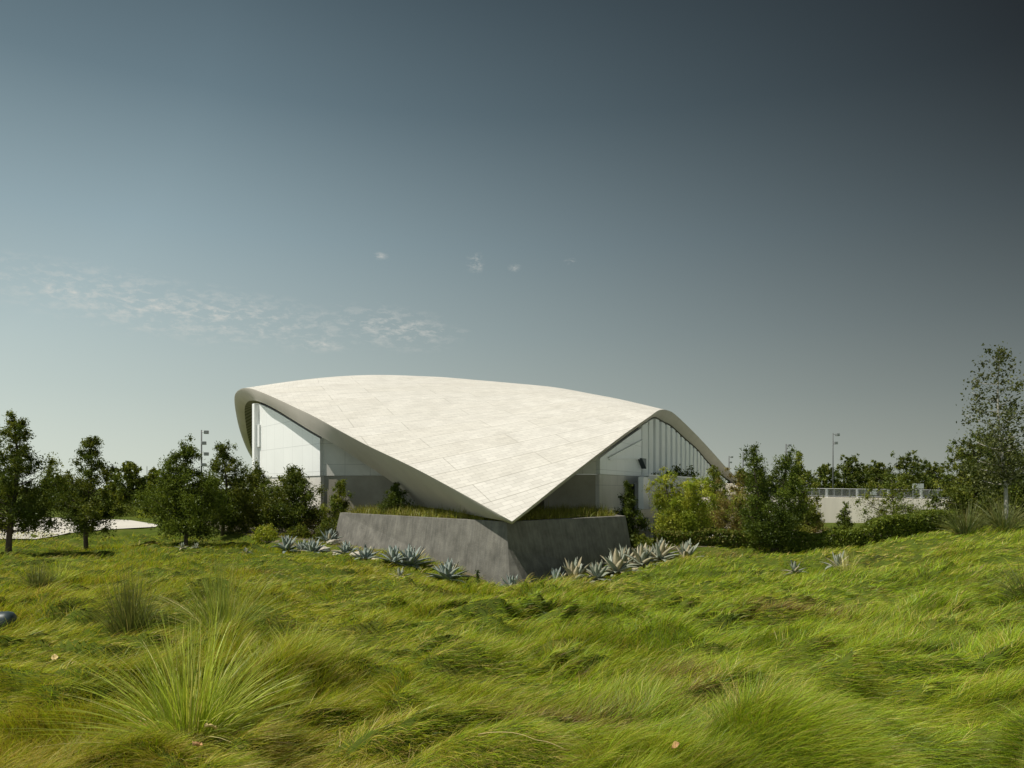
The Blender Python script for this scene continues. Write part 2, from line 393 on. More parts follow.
def grass(N, seed):
    rg = np.random.default_rng(seed)
    inv = np.where(rg.uniform(0,1,N) < .8, rg.uniform(1/29., 1/3.0, N), rg.uniform(1/29., 1/11., N)); D = 1/inv
    a = np.where(rg.uniform(0,1,N) < .88, rg.uniform(-.8, .8, N), rg.choice([-1.,1.], N)*rg.uniform(.8, 1.2, N)); X = a*D
    jit = .35*rg.normal(size=N)*0
    keep = (D < lawn_far(X, D) - .05 + .3*rg.normal(size=N))
    for tpx, tD, tr_ in TUS: keep &= np.hypot(X-(tpx-CX)/F*tD, D-tD) > tr_*(1+.25*rg.normal(size=N))   # tussocks shade out the turf round their crowns; X = X[keep]; D = D[keep]
    # steep lips show more of their face: thicken the sward there
    e0 = .05; gg = np.hypot(mounds(X+e0, D)-mounds(X-e0, D), mounds(X, D+e0)-mounds(X, D-e0))/(2*e0)
    rpt = 1 + (rg.uniform(0,1,len(X)) < np.clip(gg*.9-.25,0,1)) + (rg.uniform(0,1,len(X)) < np.clip(gg*.9-1.1,0,1)); X = np.repeat(X, rpt); D = np.repeat(D, rpt); sh = np.repeat(rpt>1, rpt)
    X = X + sh*.03*rg.normal(size=len(X)); D = D + sh*.03*rg.normal(size=len(D)); n = len(X)
    z = ground_z(X, D)
    e = .06
    mz = mounds(X, D); gx = (mounds(X+e, D)-mz)/e; gy = (mounds(X, D+e)-mz)/e
    th = -.55 + .95*fbm(X*.45+9, D*.6, 61, 2) + .5*fbm(X*1.6, D*1.6, 71, 2)
    # the sward hangs down the tufts
    vx = np.cos(th) - 1.1*gx; vy = np.sin(th) - 1.1*gy
    ang = np.arctan2(vy, vx) + .42*rg.normal(size=n)
    up = sstep(-.35, .6, fbm(X*.5+40, D*.5, 81, 2))
    lean = np.clip(.92 - .30*up + .10*rg.normal(size=n), .45, .985)
    L = (.145 + .10*up + .055*rg.normal(size=n))*(1+.35*perlin(X*1.3, D*1.9, 91)); L = np.clip(L, .08, .45)*np.clip(1.1-(D-8)*.02, .75, 1.1)
    w = np.maximum(.0021, D*.00054)*rg.uniform(.7, 1.4, n)
    roll = rg.uniform(-1.5, 1.5, n)
    # colour: living green / yellowing / dead, in drifts
    f1 = fbm(X*.35+5, D*.5, 101, 3); f2 = fbm(X*1.1, D*1.7+3, 111, 3); f3 = fbm(X*.8+17, D*1.2, 121, 3)
    left = sstep(.15, -.35, X/D)
    wts = np.zeros((n, 6))
    wts[:,0] = 1.05 - .35*left
    wts[:,1] = .75*sstep(-.1, .5, f2) + .15
    wts[:,2] = .38*sstep(-.4, .6, f1) + .22 + .85*left
    wts[:,3] = .15 + .45*sstep(.15, .7, f3) + .26*left
    wts[:,4] = .08 + .55*sstep(.35, .85, -f3) + .15*left
    wts[:,5] = .22*sstep(0, .7, -f1)
    for bx, by, br in BROWN:
        d = np.exp(-((X-bx)**2 + ((D-by)*1.3)**2)/br**2*(1+.5*f2)); wts[:,4] += 5*d; wts[:,3] += 1.4*d
    for bx, by, br in STRAW:
        d = np.exp(-((X-bx)**2 + ((D-by)*1.3)**2)/br**2*(1+.5*f2)); wts[:,3] += 1.7*d; wts[:,2] += .8*d
    cw = np.cumsum(wts, 1); u = rg.uniform(0, 1, n)*cw[:,-1]
    idx = (u[:,None] > cw).sum(1)
    c = PAL[idx]*rg.uniform(.55, 1.3, (n,1))
    tipc = c*.83 + .17*np.array((.46,.43,.10))
    root = np.stack([X, D, z - .015], -1)
    curl = .12*rg.normal(size=n)
    return blades(root, ang, lean, L, w, roll, c, 4, tipc, curl)
V, Fq, C = grass(780000, 5)
tag(link('grass', mesh_np('grass', V, Fq, C), M['blade']), 'long fine fescue lawn combed into soft mounds across the foreground', 'grass', kind='stuff')

# ------------------------------------------------------------------ pavilion
def catmull(pts, n):
    pts = np.array(pts, float)
    d = np.r_[0, np.cumsum(np.linalg.norm(np.diff(pts, axis=0), axis=1))]
    # centripetal-ish: cubic Hermite over chord length
    m = np.zeros_like(pts)
    for i in range(len(pts)):
        a, b = max(i-1, 0), min(i+1, len(pts)-1); m[i] = (pts[b]-pts[a])/(d[b]-d[a])
    t = np.linspace(0, d[-1], n); out = np.zeros((n,3))
    k = np.clip(np.searchsorted(d, t, side='right')-1, 0, len(pts)-2)
    h = (d[k+1]-d[k]); s = ((t-d[k])/h)[:,None]; h = h[:,None]
    out = (2*s**3-3*s**2+1)*pts[k] + (s**3-2*s**2+s)*h*m[k] + (-2*s**3+3*s**2)*pts[k+1] + (s**3-s**2)*h*m[k+1]
    return out
TIPD = 18.95
def on_line(px, slope):   # distance along a straight plan edge from the tip
    k = (px-CX)/F
    return slope*TIPD/(slope-k)
SL, SR = -.717, .4216
TIP = P(512, 521.4, TIPD)
# (top edge px, y, D | lower inner edge px, y, D)
Lr = []
for px, y, ipx, iy, dd in [(493.8,511.3,489,518.2,1.0),(470.3,498,464.5,513.6,2.4),(446.9,485.2,441,509,3.8),(423.4,472.6,419,505,4.6),(406.5,464,404,491,4.6),(390.3,456.3,384.5,476.8,4.0),
                           (366.9,445.2,358,459.5,3.0),(343.4,432.6,340,447.6,1.6),(315,416.8,312,431.5,.9),(296.6,408,294,420.5,.9),(274.7,397.8,275,409,.7),(261,392,262,402.6,.7)]:
    D = on_line(px, SL); Lr.append((P(px,y,D), P(ipx,iy,D+dd)))
for px, y, D, ipx, iy, iD in [(250,388.4,38.6,253,400.6,39.8),(240.5,389,40.8,247.5,402.,42.),(234.6,396,43.,244.6,409,44.5),(236.2,414.7,46.5,246,425.6,47.5),(240.5,432.5,50.,249,441,51),(247,449,54,254.5,458,55),(255,463,58.5,262,470,59.5),(268,484,65,274,488,66)]:
    Lr.append((P(px,y,D), P(ipx,iy,iD)))
Rr = []
for px, y in [(535.2,503.1),(558.6,484.3),(582,466.2),(598.4,453.6),(615.4,440.6),(630,429.9),(643,421),(651.4,415.2)]:
    D = on_line(px, SR); dd = np.interp(px, [521,542,596,651], [1.,2.6,2.6,1.4])
    ix = px+ (1 if px < 650 else 1.5); Rr.append((P(px,y,D), P(ix, y+2.0, D+dd)))
for px, y, D, ipx, iy, iD in [(659,410.2,37.6,658.5,418.2,39.),(665,409.7,39.6,664,421.5,41),(673,412.8,42.3,671,425.,43.6),(687,425.4,47.,684,437.,48.2),(700.6,439.1,52,697,448.5,53),(714.3,454.1,57,709.5,463,58),(726.6,467.8,62,722,474.5,63),(743,484,68,740,488,69)]:
    Rr.append((P(px,y,D), P(ipx,iy,iD)))
TIPI = P(512, 522.3, TIPD+.3)
n = 90
C0 = catmull([TIP]+[a for a,b in Lr], n); C0i = catmull([TIPI]+[b for a,b in Lr], n)
D0 = catmull([TIP]+[a for a,b in Rr], n); D0i = catmull([TIPI]+[b for a,b in Rr], n)
BK = np.array((3., 100., 1.9))
def arch(a, b, bow, h, n):
    t = np.linspace(0,1,n)[:,None]; p = a*(1-t)+b*t
    d = (b-a)[:2]; nrm = np.array((d[1], -d[0]))/np.linalg.norm(d)
    if np.dot(nrm, (a[:2]+b[:2])/2 - np.array((0,60))) < 0: nrm = -nrm
    s = np.sin(np.pi*t)
    p[:,:2] += nrm*bow*s; p[:,2:] += h*s
    return p
D1 = arch(C0[-1], BK, 3, 5.2, n); C1 = arch(D0[-1], BK, 3, 5.0, n)
drop = np.array((0,0,.7))
D1i = arch(C0i[-1], BK-drop, 2.2, 4.6, n); C1i = arch(D0i[-1], BK-drop, 2.2, 4.4, n)
def coons(C0, C1, D0, D1, k):
    u = np.linspace(0,1,n)[:,None,None]; v = np.linspace(0,1,n)[None,:,None]
    S = (1-v)*C0[:,None,:] + v*C1[:,None,:] + (1-u)*D0[None,:,:] + u*D1[None,:,:]
    S = S - ((1-u)*(1-v)*C0[0] + u*(1-v)*C0[-1] + (1-u)*v*D0[-1] + u*v*C1[-1])
    U = u[...,0]*np.pi; W = v[...,0]*np.pi
    S[...,2] -= k*np.sin(U)*np.sin(W) + .297*np.sin(U)*np.sin(2*W) - .388*np.sin(2*U)*np.sin(W) - .429*np.sin(U)*np.sin(3*W) + .496*np.sin(2*U)*np.sin(2*W)
    return S
KD = 1.2
S = coons(C0, C1, D0, D1, KD); Si = coons(C0i, C1i, D0i, D1i, KD+.35)
lu = np.r_[0, np.cumsum(np.linalg.norm(np.diff(C0,axis=0),axis=1))]; lv = np.r_[0, np.cumsum(np.linalg.norm(np.diff(D0,axis=0),axis=1))]
uvs = np.stack(np.meshgrid(lv, lu), -1).reshape(-1,2)
i, j = np.meshgrid(np.arange(n-1), np.arange(n-1), indexing='ij')
quads = np.stack([i*n+j, i*n+j+1, (i+1)*n+j+1, (i+1)*n+j], -1).reshape(-1,4)
pav = empty('pavilion', (0,0,0), 'white shell-roofed pavilion sweeping down to a sharp point over the concrete planter', 'building')
rm = mesh_np('roof', S, quads, smooth=True, uv=uvs); link('roof', rm, M['roof'], pav)
link('ceiling', mesh_np('ceiling', Si, quads[:, ::-1], smooth=True, uv=uvs), M['ceiling'], pav)
# edge band: a thin lip then the raking soffit to the inner edge
ed = np.concatenate([C0[::-1], D0[1:]]); ei = np.concatenate([C0i[::-1], D0i[1:]])
bk = np.concatenate([C1[1:], D1[::-1][1:]]); bi = np.concatenate([C1i[1:], D1i[::-1][1:]])
ed = np.concatenate([ed, bk]); ei = np.concatenate([ei, bi])
lip = ed + (ei-ed)*.04 - np.array((0,0,.05)); lip[:,2] = np.maximum(lip[:,2], ei[:,2]+.0)
m2 = ed*.45+ei*.55; m2[:,2] -= .06
rows = np.stack([ed, lip, m2, ei], 0); ne = len(ed)
i, j = np.meshgrid(np.arange(3), np.arange(ne-1), indexing='ij')
qq = np.stack([i*ne+j, (i+1)*ne+j, (i+1)*ne+j+1, i*ne+j+1], -1).reshape(-1,4)
link('soffit', mesh_np('soffit', rows, qq, smooth=True), M['soffit'], pav)

def wall_seg(name, a, b, top, bot, m, th=.25, nseg=14):
    """vertical wall between plan points a, b; top/bot are functions of t giving z"""
    a = np.array(a); b = np.array(b); d = (b-a)/np.linalg.norm(b-a); nn = np.array((d[1], -d[0]))
    if np.dot(nn, -(a+b)/2) < 0: nn = -nn
    vs = []; fs = []
    for k in range(nseg+1):
        t = k/nseg; p = a*(1-t)+b*t; q_ = p - nn*th
        vs += [(p[0],p[1],bot(t)),(p[0],p[1],top(t)),(q_[0],q_[1],top(t)),(q_[0],q_[1],bot(t))]
    for k in range(nseg):
        o = 4*k
        fs += [(o,o+4,o+5,o+1),(o+1,o+5,o+6,o+2),(o+2,o+6,o+7,o+3),(o+3,o+7,o+4,o)]
    e = 4*nseg; fs += [(0,1,2,3),(e+3,e+2,e+1,e)]
    mb = MB(); mb.add(vs, fs); return mb.build(name, m, pav)
def xy(px, D): return P(px, 0, D)[:2]
inL = [(b_[0]/b_[1]*F+CX, HZ-(b_[2]-CAMZ)/b_[1]*F) for b_ in C0i]
inLx = np.array(sorted(inL)); 
def inner_y(px, tab):
    o = np.argsort(tab[:,0]); return np.interp(px, tab[o,0], tab[o,1])
mask = C0i[:,1] < 40.5
tabL = np.array(inL)[mask]
inR = np.array([(b_[0]/b_[1]*F+CX, HZ-(b_[2]-CAMZ)/b_[1]*F) for b_ in D0i])
def topf(a, b, tab, off):
    a = np.array(a); b = np.array(b)
    def f(t):
        p = a*(1-t)+b*t; px = p[0]/p[1]*F+CX
        return CAMZ + (HZ-(inner_y(px, tab)+off))/F*p[1]
    return f
ZB = 2.22
A_ = xy(257.5, 38.2); B_ = xy(320, 31.6); E_ = xy(470, 31.)
con = lambda z: (lambda t: z)
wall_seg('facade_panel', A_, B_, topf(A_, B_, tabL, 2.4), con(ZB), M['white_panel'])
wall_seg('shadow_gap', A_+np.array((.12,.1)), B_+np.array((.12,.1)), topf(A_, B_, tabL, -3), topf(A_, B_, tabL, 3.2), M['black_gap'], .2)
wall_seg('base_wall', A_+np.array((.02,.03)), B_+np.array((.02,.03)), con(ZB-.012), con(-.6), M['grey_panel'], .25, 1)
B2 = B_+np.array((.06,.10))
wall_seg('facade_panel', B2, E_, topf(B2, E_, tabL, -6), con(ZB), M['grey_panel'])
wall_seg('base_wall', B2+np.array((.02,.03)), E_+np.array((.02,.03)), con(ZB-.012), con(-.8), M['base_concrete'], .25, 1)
wall_seg('facade_panel', A_, np.array((-9.,58.)), con(4.5), con(-.6), M['grey_panel'], .25, 1)
# pilaster closing the sunlit facade, with its bracket
mb = MB(); mb.box((A_[0]+.02, A_[1]-.12, 2.78), (.40,.34,6.5), .65); mb.build('pilaster', M['fin_white'], pav, bevel=.01)
mb = MB(); c_ = P(261.5, 436, 38.0); mb.box((c_[0], c_[1]-.06, c_[2]), (.34,.30,1.15), .65); mb.build('bracket', M['fin_white'], pav, bevel=.01)
# right flank
G_ = xy(600, 28.3); H_ = xy(641.5, 34.0); J_ = xy(726, 61.); K_ = xy(545, 27.6)
tR1 = topf(G_, H_, inR, 3.4)
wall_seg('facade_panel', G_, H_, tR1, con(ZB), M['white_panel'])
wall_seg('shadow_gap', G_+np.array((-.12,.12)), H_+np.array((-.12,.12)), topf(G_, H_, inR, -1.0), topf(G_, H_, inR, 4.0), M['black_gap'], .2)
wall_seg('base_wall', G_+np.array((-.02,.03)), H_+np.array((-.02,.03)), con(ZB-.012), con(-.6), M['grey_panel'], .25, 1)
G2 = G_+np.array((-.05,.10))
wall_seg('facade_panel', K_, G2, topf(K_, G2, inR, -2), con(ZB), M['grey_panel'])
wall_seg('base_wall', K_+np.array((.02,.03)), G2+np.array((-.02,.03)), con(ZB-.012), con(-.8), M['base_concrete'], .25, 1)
wall_seg('base_wall', E_+np.array((.03,.0)), K_+np.array((-.03,.0)), con(1.6), con(-.8), M['base_concrete'], .25, 1)
# ledge pair; the lower bar ends in a dark wedge on the right facade
dRH = (H_-G_)/np.linalg.norm(H_-G_); nR = np.array((dRH[1], -dRH[0]))
def quadbar(a, b, w, name, m):
    mb = MB(); a=np.array(a); b=np.array(b); off = np.array((nR[0],nR[1],0))*.10
    up = np.array((0,0,w)); mb.add([a,b,b+up,a+up,a+off,b+off,b+off+up,a+off+up],[(0,1,2,3)[::-1],(4,5,6,7),(0,1,5,4),(1,2,6,5),(2,3,7,6),(3,0,4,7)]); return mb.build(name, m, pav)
pa = np.array((*(G_+dRH*.9), 2.95)); pb = np.array((*(H_-dRH*.05), 2.99)); 
quadbar(np.array((*(G_+dRH*1.0),2.78)), np.array((*(H_-dRH*.02),3.02)), .05, 'ledge_and_shadow_line', M['fin_white'])
quadbar(np.array((*(G_+dRH*1.0),2.86)), np.array((*(H_-dRH*.02),3.88)), .05, 'ledge_and_shadow_line', M['fin_white'])  # bar modelled in place of the roof's shadow line on this facade
mb = MB(); w0 = np.array((*(H_-dRH*.75),0)); w1 = np.array((*(H_+dRH*.02),0)); of = np.array((nR[0],nR[1],0))*.22
mb.add([w0+(0,0,3.04),w1+(0,0,3.04),w1+(0,0,2.58),w0+of*1+(0,0,3.04),w1+of+(0,0,3.04),w1+of+(0,0,2.58)],[(2,1,0),(3,4,5),(0,1,4,3),(1,2,5,4),(2,0,3,5)]); mb.build('ledge_end', M['dark_metal'], pav)
# colonnade: recessed wall plus deep vertical fins
dc = (J_-H_)/np.linalg.norm(J_-H_); nc = np.array((dc[1], -dc[0])); Lc = np.linalg.norm(J_-H_)
tC = topf(H_, J_, inR, 2.0)
rec = -nc*.75
wall_seg('recessed_wall', H_+rec, J_+rec, lambda t: tC(t)+.2, con(-.4), M['grey_panel'])
nf = 21
for k in range(nf):
    t = (k+.12)/nf; p = H_+dc*Lc*t; zt = tC(t)+.02
    mb = MB(); wdt = .84 if k else 1.15
    a = np.array((0,0)); vs = []
    # wedge-plan fin: broad outer face, splayed return
    pts = [p, p+dc*wdt, p+dc*(wdt+.12)+rec*.97, p+dc*(-.02)+rec*.97]
    z2 = tC(min(1,t+wdt/Lc))+.02
    zs = [zt, z2, z2, zt]
    vs = [(q_[0],q_[1],-.35) for q_ in pts]+[(q_[0],q_[1],z) for q_,z in zip(pts,zs)]
    mb.add(vs, [(3,2,1,0),(4,5,6,7)]+[(m_,(m_+1)%4,4+(m_+1)%4,4+m_) for m_ in range(4)])
    mb.build('fin', M['fin_white'], pav)
# abutments where the shell comes down
for q_ in (C0[-1], D0[-1], BK):
    mb = MB(); mb.box((q_[0]*.985, q_[1]+.3, (q_[2]-.1-.6)/2), (2.2,2.2,q_[2]-.1+.6), .5); mb.build('abutment', M['base_concrete'], pav, bevel=.03)

# ------------------------------------------------------------------ battered concrete planter under the tip
ZP = CAMZ + (HZ-521.6)/F*20.0
pl = {}
topN = np.array((*xy(506.5,20.0), ZP)); topLf = np.array((*xy(340,27.6), ZP)); topRt = np.array((*xy(625.5,24.3), ZP))
botN = np.array((*xy(512,19.35), -1.0)); botLf = np.array((*xy(335.5,26.9), -1.0)); botRt = np.array((*xy(629,23.6), -1.0))
botN = topN + np.array((.10,-.55,-1.9)); botLf = topLf + np.array((-.35,-.45,-1.9)); botRt = topRt + np.array((.30,-.32,-1.9))
backL = topLf + np.array((1.2,4.,0)); backR = topRt + np.array((-.6,5.5,0))
def lo(p, dx, dy): return np.array((p[0]+dx, p[1]+dy, ZP-1.9))
mb = MB()
facA = topN*.62 + botN*.38 + np.array((.0,-.0,0)); facB = botN.copy(); facC = botN + np.array((.52,.10,0)); facD = topN + (topRt-topN)*.03  # facet shaped into the corner to stand for the roof's shadow edge
T = [topN, topRt, backR, backL, topLf]; Bm = [botN, botRt, lo(backR,.3,.2), lo(backL,-.3,.2), botLf]
ins = .22
cen = sum(T)/5
Ti = []
for p in T:
    d = cen-p; d[2]=0; Ti.append(p + d/np.linalg.norm(d)*ins*1.3)
Td = [p - np.array((0,0,.04)) for p in Ti]
vs = Bm+T+Ti+Td; fs = []
for k in range(5):
    k2 = (k+1)%5
    fs += [(5+k,5+k2,10+k2,10+k),(10+k,10+k2,15+k2,15+k)]
    if k not in (0, 4): fs.append((k,k2,5+k2,5+k))
vs += [facA, facC]
fs += [(4,0,20,5,9),(0,21,20),(21,1,6,5,20)]
fs.append((15,16,17,18,19)); fs.append((4,3,2,1,0))
mb.add(vs, fs)
po = mb.build('planter', M['planter'], None, bevel=.012)
tag(po, 'big battered grey concrete planter standing under the roof tip', 'planter')
# its soil planted with low cover
def in_poly(x, y, poly):
    c = np.zeros(len(x), bool); j = len(poly)-1
    for i in range(len(poly)):
        xi, yi = poly[i][0], poly[i][1]; xj, yj = poly[j][0], poly[j][1]
        c ^= ((yi > y) != (yj > y)) & (x < (xj-xi)*(y-yi)/(yj-yi+1e-12)+xi); j = i
    return c
def sprigs(N, poly, z, h, pal, seed, w=.02, lean=.5):
    rg = np.random.default_rng(seed); poly = np.array(poly); x = rg.uniform(poly[:,0].min(), poly[:,0].max(), N); y = rg.uniform(poly[:,1].min(), poly[:,1].max(), N)
    k = in_poly(x, y, poly); x = x[k]; y = y[k]; n_ = len(x)
    hh = h*(1+.5*perlin(x*2.1,y*2.1,5))*rg.uniform(.6,1.3,n_)
    c = np.array(pal)[rg.integers(0,len(pal),n_)]*rg.uniform(.7,1.3,(n_,1))
    return blades(np.stack([x,y,np.full(n_, z)],-1), rg.uniform(0,6.28,n_), np.clip(lean+.2*rg.normal(size=n_),.1,.95), hh, np.full(n_, w), rg.uniform(-1.5,1.5,n_), c, 3)
V, Fq, C = sprigs(34000, [p[:2] for p in Ti], ZP-.05, .30, [(.24,.25,.03),(.17,.20,.028),(.30,.28,.05),(.2,.17,.05)], 3)
tag(link('groundcover', mesh_np('groundcover', V, Fq, C), M['blade']), 'yellow green grassy ground cover growing on top of the concrete planter', 'ground cover', kind='stuff')

# ------------------------------------------------------------------ trees
def leaf_cloud(cen, size, asp, colr, rg, upbias=.3):
    n_ = len(cen)
    d1 = rg.normal(size=(n_,3)); d1[:,2] += upbias; d1 /= np.linalg.norm(d1,axis=1)[:,None]
    d2 = np.cross(d1, rg.normal(size=(n_,3))); d2 /= np.linalg.norm(d2,axis=1)[:,None]
    l = (size*rg.uniform(.6,1.4,n_))[:,None]*.5; w = l*asp
    V = np.stack([cen-d1*l, cen+d2*w, cen+d1*l, cen-d2*w],1).reshape(-1,3)
    Fq = np.arange(n_*4).reshape(-1,4)
    return V, Fq, np.repeat(colr,4,0)
def make_tree(h, w, seed, style='round', nl=7000, leaf=.065, pal=((.05,.08,.02),(.075,.11,.025)), trunk_h=.14, bark='bark', lean=(0,0), tr=None, tops=1, gap=.5, asp=.4, clump=.145):
    """returns trunk mesh, crown mesh, base at the origin"""
    rg = np.random.default_rng(seed); mb = MB(); nl = int(nl*3.7)
    tr = tr or h*.022
    def axis(t, off=(0,0)):
        return np.array((lean[0]*t*h + off[0]*t + .02*h*math.sin(5*t+seed), lean[1]*t*h + off[1]*t + .02*h*math.cos(4*t+seed*2), t*h))
    ends = []; offs = [(0,0)] if tops == 1 else [(-.24*w,0.05*w),(.26*w,-.05*w)]
    for oi, off in enumerate(offs):
        hs = 1.0 if oi == 0 else .93
        mb.tube([axis(t*hs, off)-np.array((0,0,.12 if t==0 else 0)) for t in np.linspace(0,.97,9)], [tr*(1-.88*t)+.004 for t in np.linspace(0,1,9)], 7)
        nb = int((58 if style != 'airy' else 46)/ (1 if tops==1 else 1.4))
        for k in range(nb):
            t = trunk_h + (1-trunk_h)*((k+rg.uniform(0,1))/nb)**1.15; t = min(t, .985)
            s = (t-trunk_h)/(1-trunk_h)
            if style == 'cone': prof = (1-s)**.8*.95+.06
            elif style == 'round': prof = math.sqrt(max(0,1-(1.75*s-.6)**2/1.45))*.92+.06
            elif style == 'pine': prof = (.62+.38*math.sin(2.6*s+.5))*(1-.93*s**1.5)+.03
            else: prof = (.95-.62*s)*(1-s**6)*min(1,.45+2.2*s)+.04
            prof *= rg.uniform(.55,1.18)
            az = k*2.399+rg.normal()*.35; rl = .5*w*prof/(1 if tops==1 else 1.35)
            p0 = axis(t*hs, off); rise = (rg.uniform(.15,.6) if style!='cone' else rg.uniform(-.05,.35))
            p1 = p0 + np.array((math.cos(az)*rl, math.sin(az)*rl, rl*rise))
            pm = (p0+p1)/2 + np.array((0,0,-.06*rl))
            mb.tube([p0,pm,p1],[tr*.32*(1-t)+.006, tr*.2*(1-t)+.005,.003],4)
            for q_ in (.3,.65,1.0):
                if rg.uniform() > gap*.35: ends.append((p0*(1-q_)+p1*q_ + rg.normal(size=3)*.04*w, .55+.6*q_))
        for q_ in np.linspace(.86,1.0,5): ends.append((axis(hs*q_,off)+np.append(rg.normal(size=2)*.015*w,0),.55))
    ends_p = np.array([e[0] for e in ends]); ends_r = np.array([e[1] for e in ends])*clump*w*np.clip(1.25-.8*ends_p[:,2]/h, .4, 1.15)
    ends_p[:,2] = np.maximum(ends_p[:,2], trunk_h*h*.8)
    hue = rg.uniform(0,1,len(ends)); br = rg.uniform(.75,1.3,len(ends))
    pw = ends_r**1.7; ci = rg.choice(len(ends), nl, p=pw/pw.sum())
    d = rg.normal(size=(nl,3)); d /= np.linalg.norm(d,axis=1)[:,None]; d *= np.minimum(np.abs(rg.normal(size=nl))*.62, 1.1)[:,None]; d[:,2] *= 1.0
    cen = ends_p[ci] + d*ends_r[ci][:,None]
    pal = np.array(pal); f = np.clip(hue[ci]+.25*rg.normal(size=nl),0,1)*(len(pal)-1); k0 = np.minimum(f.astype(int), len(pal)-2); fr = (f-k0)[:,None]
    c = (pal[k0]*(1-fr)+pal[k0+1]*fr)*br[ci][:,None]*rg.uniform(.8,1.2,nl)[:,None]
    V, Fq, C = leaf_cloud(cen, np.full(nl, leaf), asp, c, rg)
    tm = bpy.data.meshes.new('trunk'); tm.from_pydata(mb.v, [], mb.f); tm.update()
    for p in tm.polygons: p.use_smooth = True
    tm.materials.append(M[bark])
    cm = mesh_np('crown', V, Fq, C); cm.materials.append(M['leaf'])
    return tm, cm
def put_tree(name, px, D, ytop, wpx, label, cat='tree', group=None, zbase=None, rz=0, trunk='trunk', crown='crown', **kw):
    x = (px-CX)/F*D; z = gz(x, D) if zbase is None else zbase
    h = CAMZ+(HZ-ytop)/F*D - z; w = wpx/F*D
    tm, cm = make_tree(h, w, **kw)
    e = empty(name, (x, D, z), label, cat, group); e.rotation_euler.z = rz
    link(trunk, tm, None, e); link(crown, cm, None, e)
    return e
DK = ((.058,.082,.014),(.095,.125,.018),(.17,.185,.03)); MD = ((.085,.12,.015),(.15,.19,.024),(.25,.26,.04)); YG = ((.20,.26,.025),(.32,.37,.035),(.42,.42,.055)); OL = ((.12,.13,.03),(.22,.20,.05),(.30,.22,.08)); HG = ((.09,.125,.014),(.14,.185,.022),(.19,.22,.03))
GP = 'young pines left of the pavilion'
put_tree('pine_tree', 13, 21.5, 417, 82, 'tall dark pine at the far left edge of the lawn', group=GP, style='pine', seed=11, nl=11000, pal=DK, trunk_h=.17, leaf=.072, gap=.9, tr=.085)
put_tree('pine_tree', 89, 24.5, 438, 66, 'pine with an open leaning top standing beside the pale plaza', group=GP, style='pine', seed=23, nl=8500, pal=DK, trunk_h=.17, leaf=.072, gap=1.2, tr=.075)
put_tree('pine_tree', 185, 25.2, 447, 82, 'bushy pine right of the plaza with a lamp mast above it', group=GP, style='pine', seed=33, nl=13500, pal=MD[:2]+DK[:1], trunk_h=.1, leaf=.075, tr=.07)
put_tree('pine_tree', 224, 29., 446, 66, 'narrow pointed pine tucked behind the bushy pine', group=GP, style='pine', seed=43, nl=8000, pal=DK, trunk_h=.1, leaf=.08)
put_tree('pine_tree', 256, 31., 469, 62, 'low dark pine between the pointed pine and the pilaster', group=GP, style='pine', seed=47, nl=7000, pal=DK, trunk_h=.06, leaf=.082)
put_tree('pine_tree', 292, 29.3, 469, 68, 'broad pine growing in front of the sunlit white facade', group=GP, style='pine', seed=54, nl=8500, pal=DK, trunk_h=.06, leaf=.09)
put_tree('pine_tree', 340, 28.8, 481, 40, 'small bright pine beside the left end of the concrete planter', group=GP, style='pine', seed=59, nl=5200, pal=MD, trunk_h=.05, leaf=.072)
put_tree('conifer', 395, 26.5, 484, 36, 'little blackish conifer growing on the planter under the left eave', 'tree', zbase=ZP-.1, style='cone', seed=61, nl=2200, pal=DK[:2], trunk_h=.05, leaf=.07, gap=1.3)
# right side
put_tree('conifer', 627, 26.6, 484, 40, 'dark conifer standing right of the planter before the glass corner', 'tree', style='cone', seed=67, nl=4500, pal=DK[:2], trunk_h=.05, leaf=.08, gap=1.)
put_tree('small_tree', 680, 27.2, 476, 62, 'sunny yellow green tree with two rounded tops before the terrace wall', style='round', seed=71, nl=12000, pal=YG, trunk_h=.06, leaf=.072, tops=2)
put_tree('small_tree', 714, 33., 468, 48, 'slim green tree hiding the far end of the terrace wall', style='pine', seed=73, nl=5500, pal=MD, trunk_h=.05, leaf=.082)
put_tree('small_tree', 738, 29.5, 474, 48, 'sparse olive brown tree left of the twin topped pine', style='round', seed=79, nl=6000, pal=(OL[1],OL[2],YG[0]), trunk_h=.05, leaf=.07, gap=1.2)
put_tree('pine_tree', 772, 25.2, 446, 74, 'tall twin topped dark pine rising behind the clipped hedge', style='pine', seed=83, nl=12000, pal=DK[:1]+MD[:2], trunk_h=.1, leaf=.072, tops=2, tr=.09)
put_tree('pine_tree', 800, 28., 452, 40, 'slender pine just right of the twin topped pine', style='pine', seed=89, nl=5500, pal=MD, trunk_h=.08, leaf=.072, gap=1.1)
put_tree('small_tree', 811, 30., 505, 26, 'low sprawling tree at the left end of the pale retaining wall', style='round', seed=91, nl=2500, pal=OL, trunk_h=.05, leaf=.08, gap=1.5)
put_tree('conifer', 845, 28., 503, 22, 'thin staked little conifer in front of the pale retaining wall', style='cone', seed=97, nl=1500, pal=MD[:2], trunk_h=.05, leaf=.07, gap=1.4)
put_tree('small_tree', 893, 28.5, 484, 66, 'wide layered tree with open branches before the retaining wall', style='round', seed=101, nl=3000, pal=MD, trunk_h=.08, leaf=.072, gap=1.7)
put_tree('birch_tree', 1000, 20.8, 349, 96, 'tall airy birch with a pale trunk on the right hand rise', style='airy', seed=108, nl=1750, pal=((.07,.085,.03),(.13,.14,.05)), trunk_h=.25, leaf=.08, bark='pale_bark', lean=(.02,0), gap=.7, tr=.06, clump=.19, asp=.55)
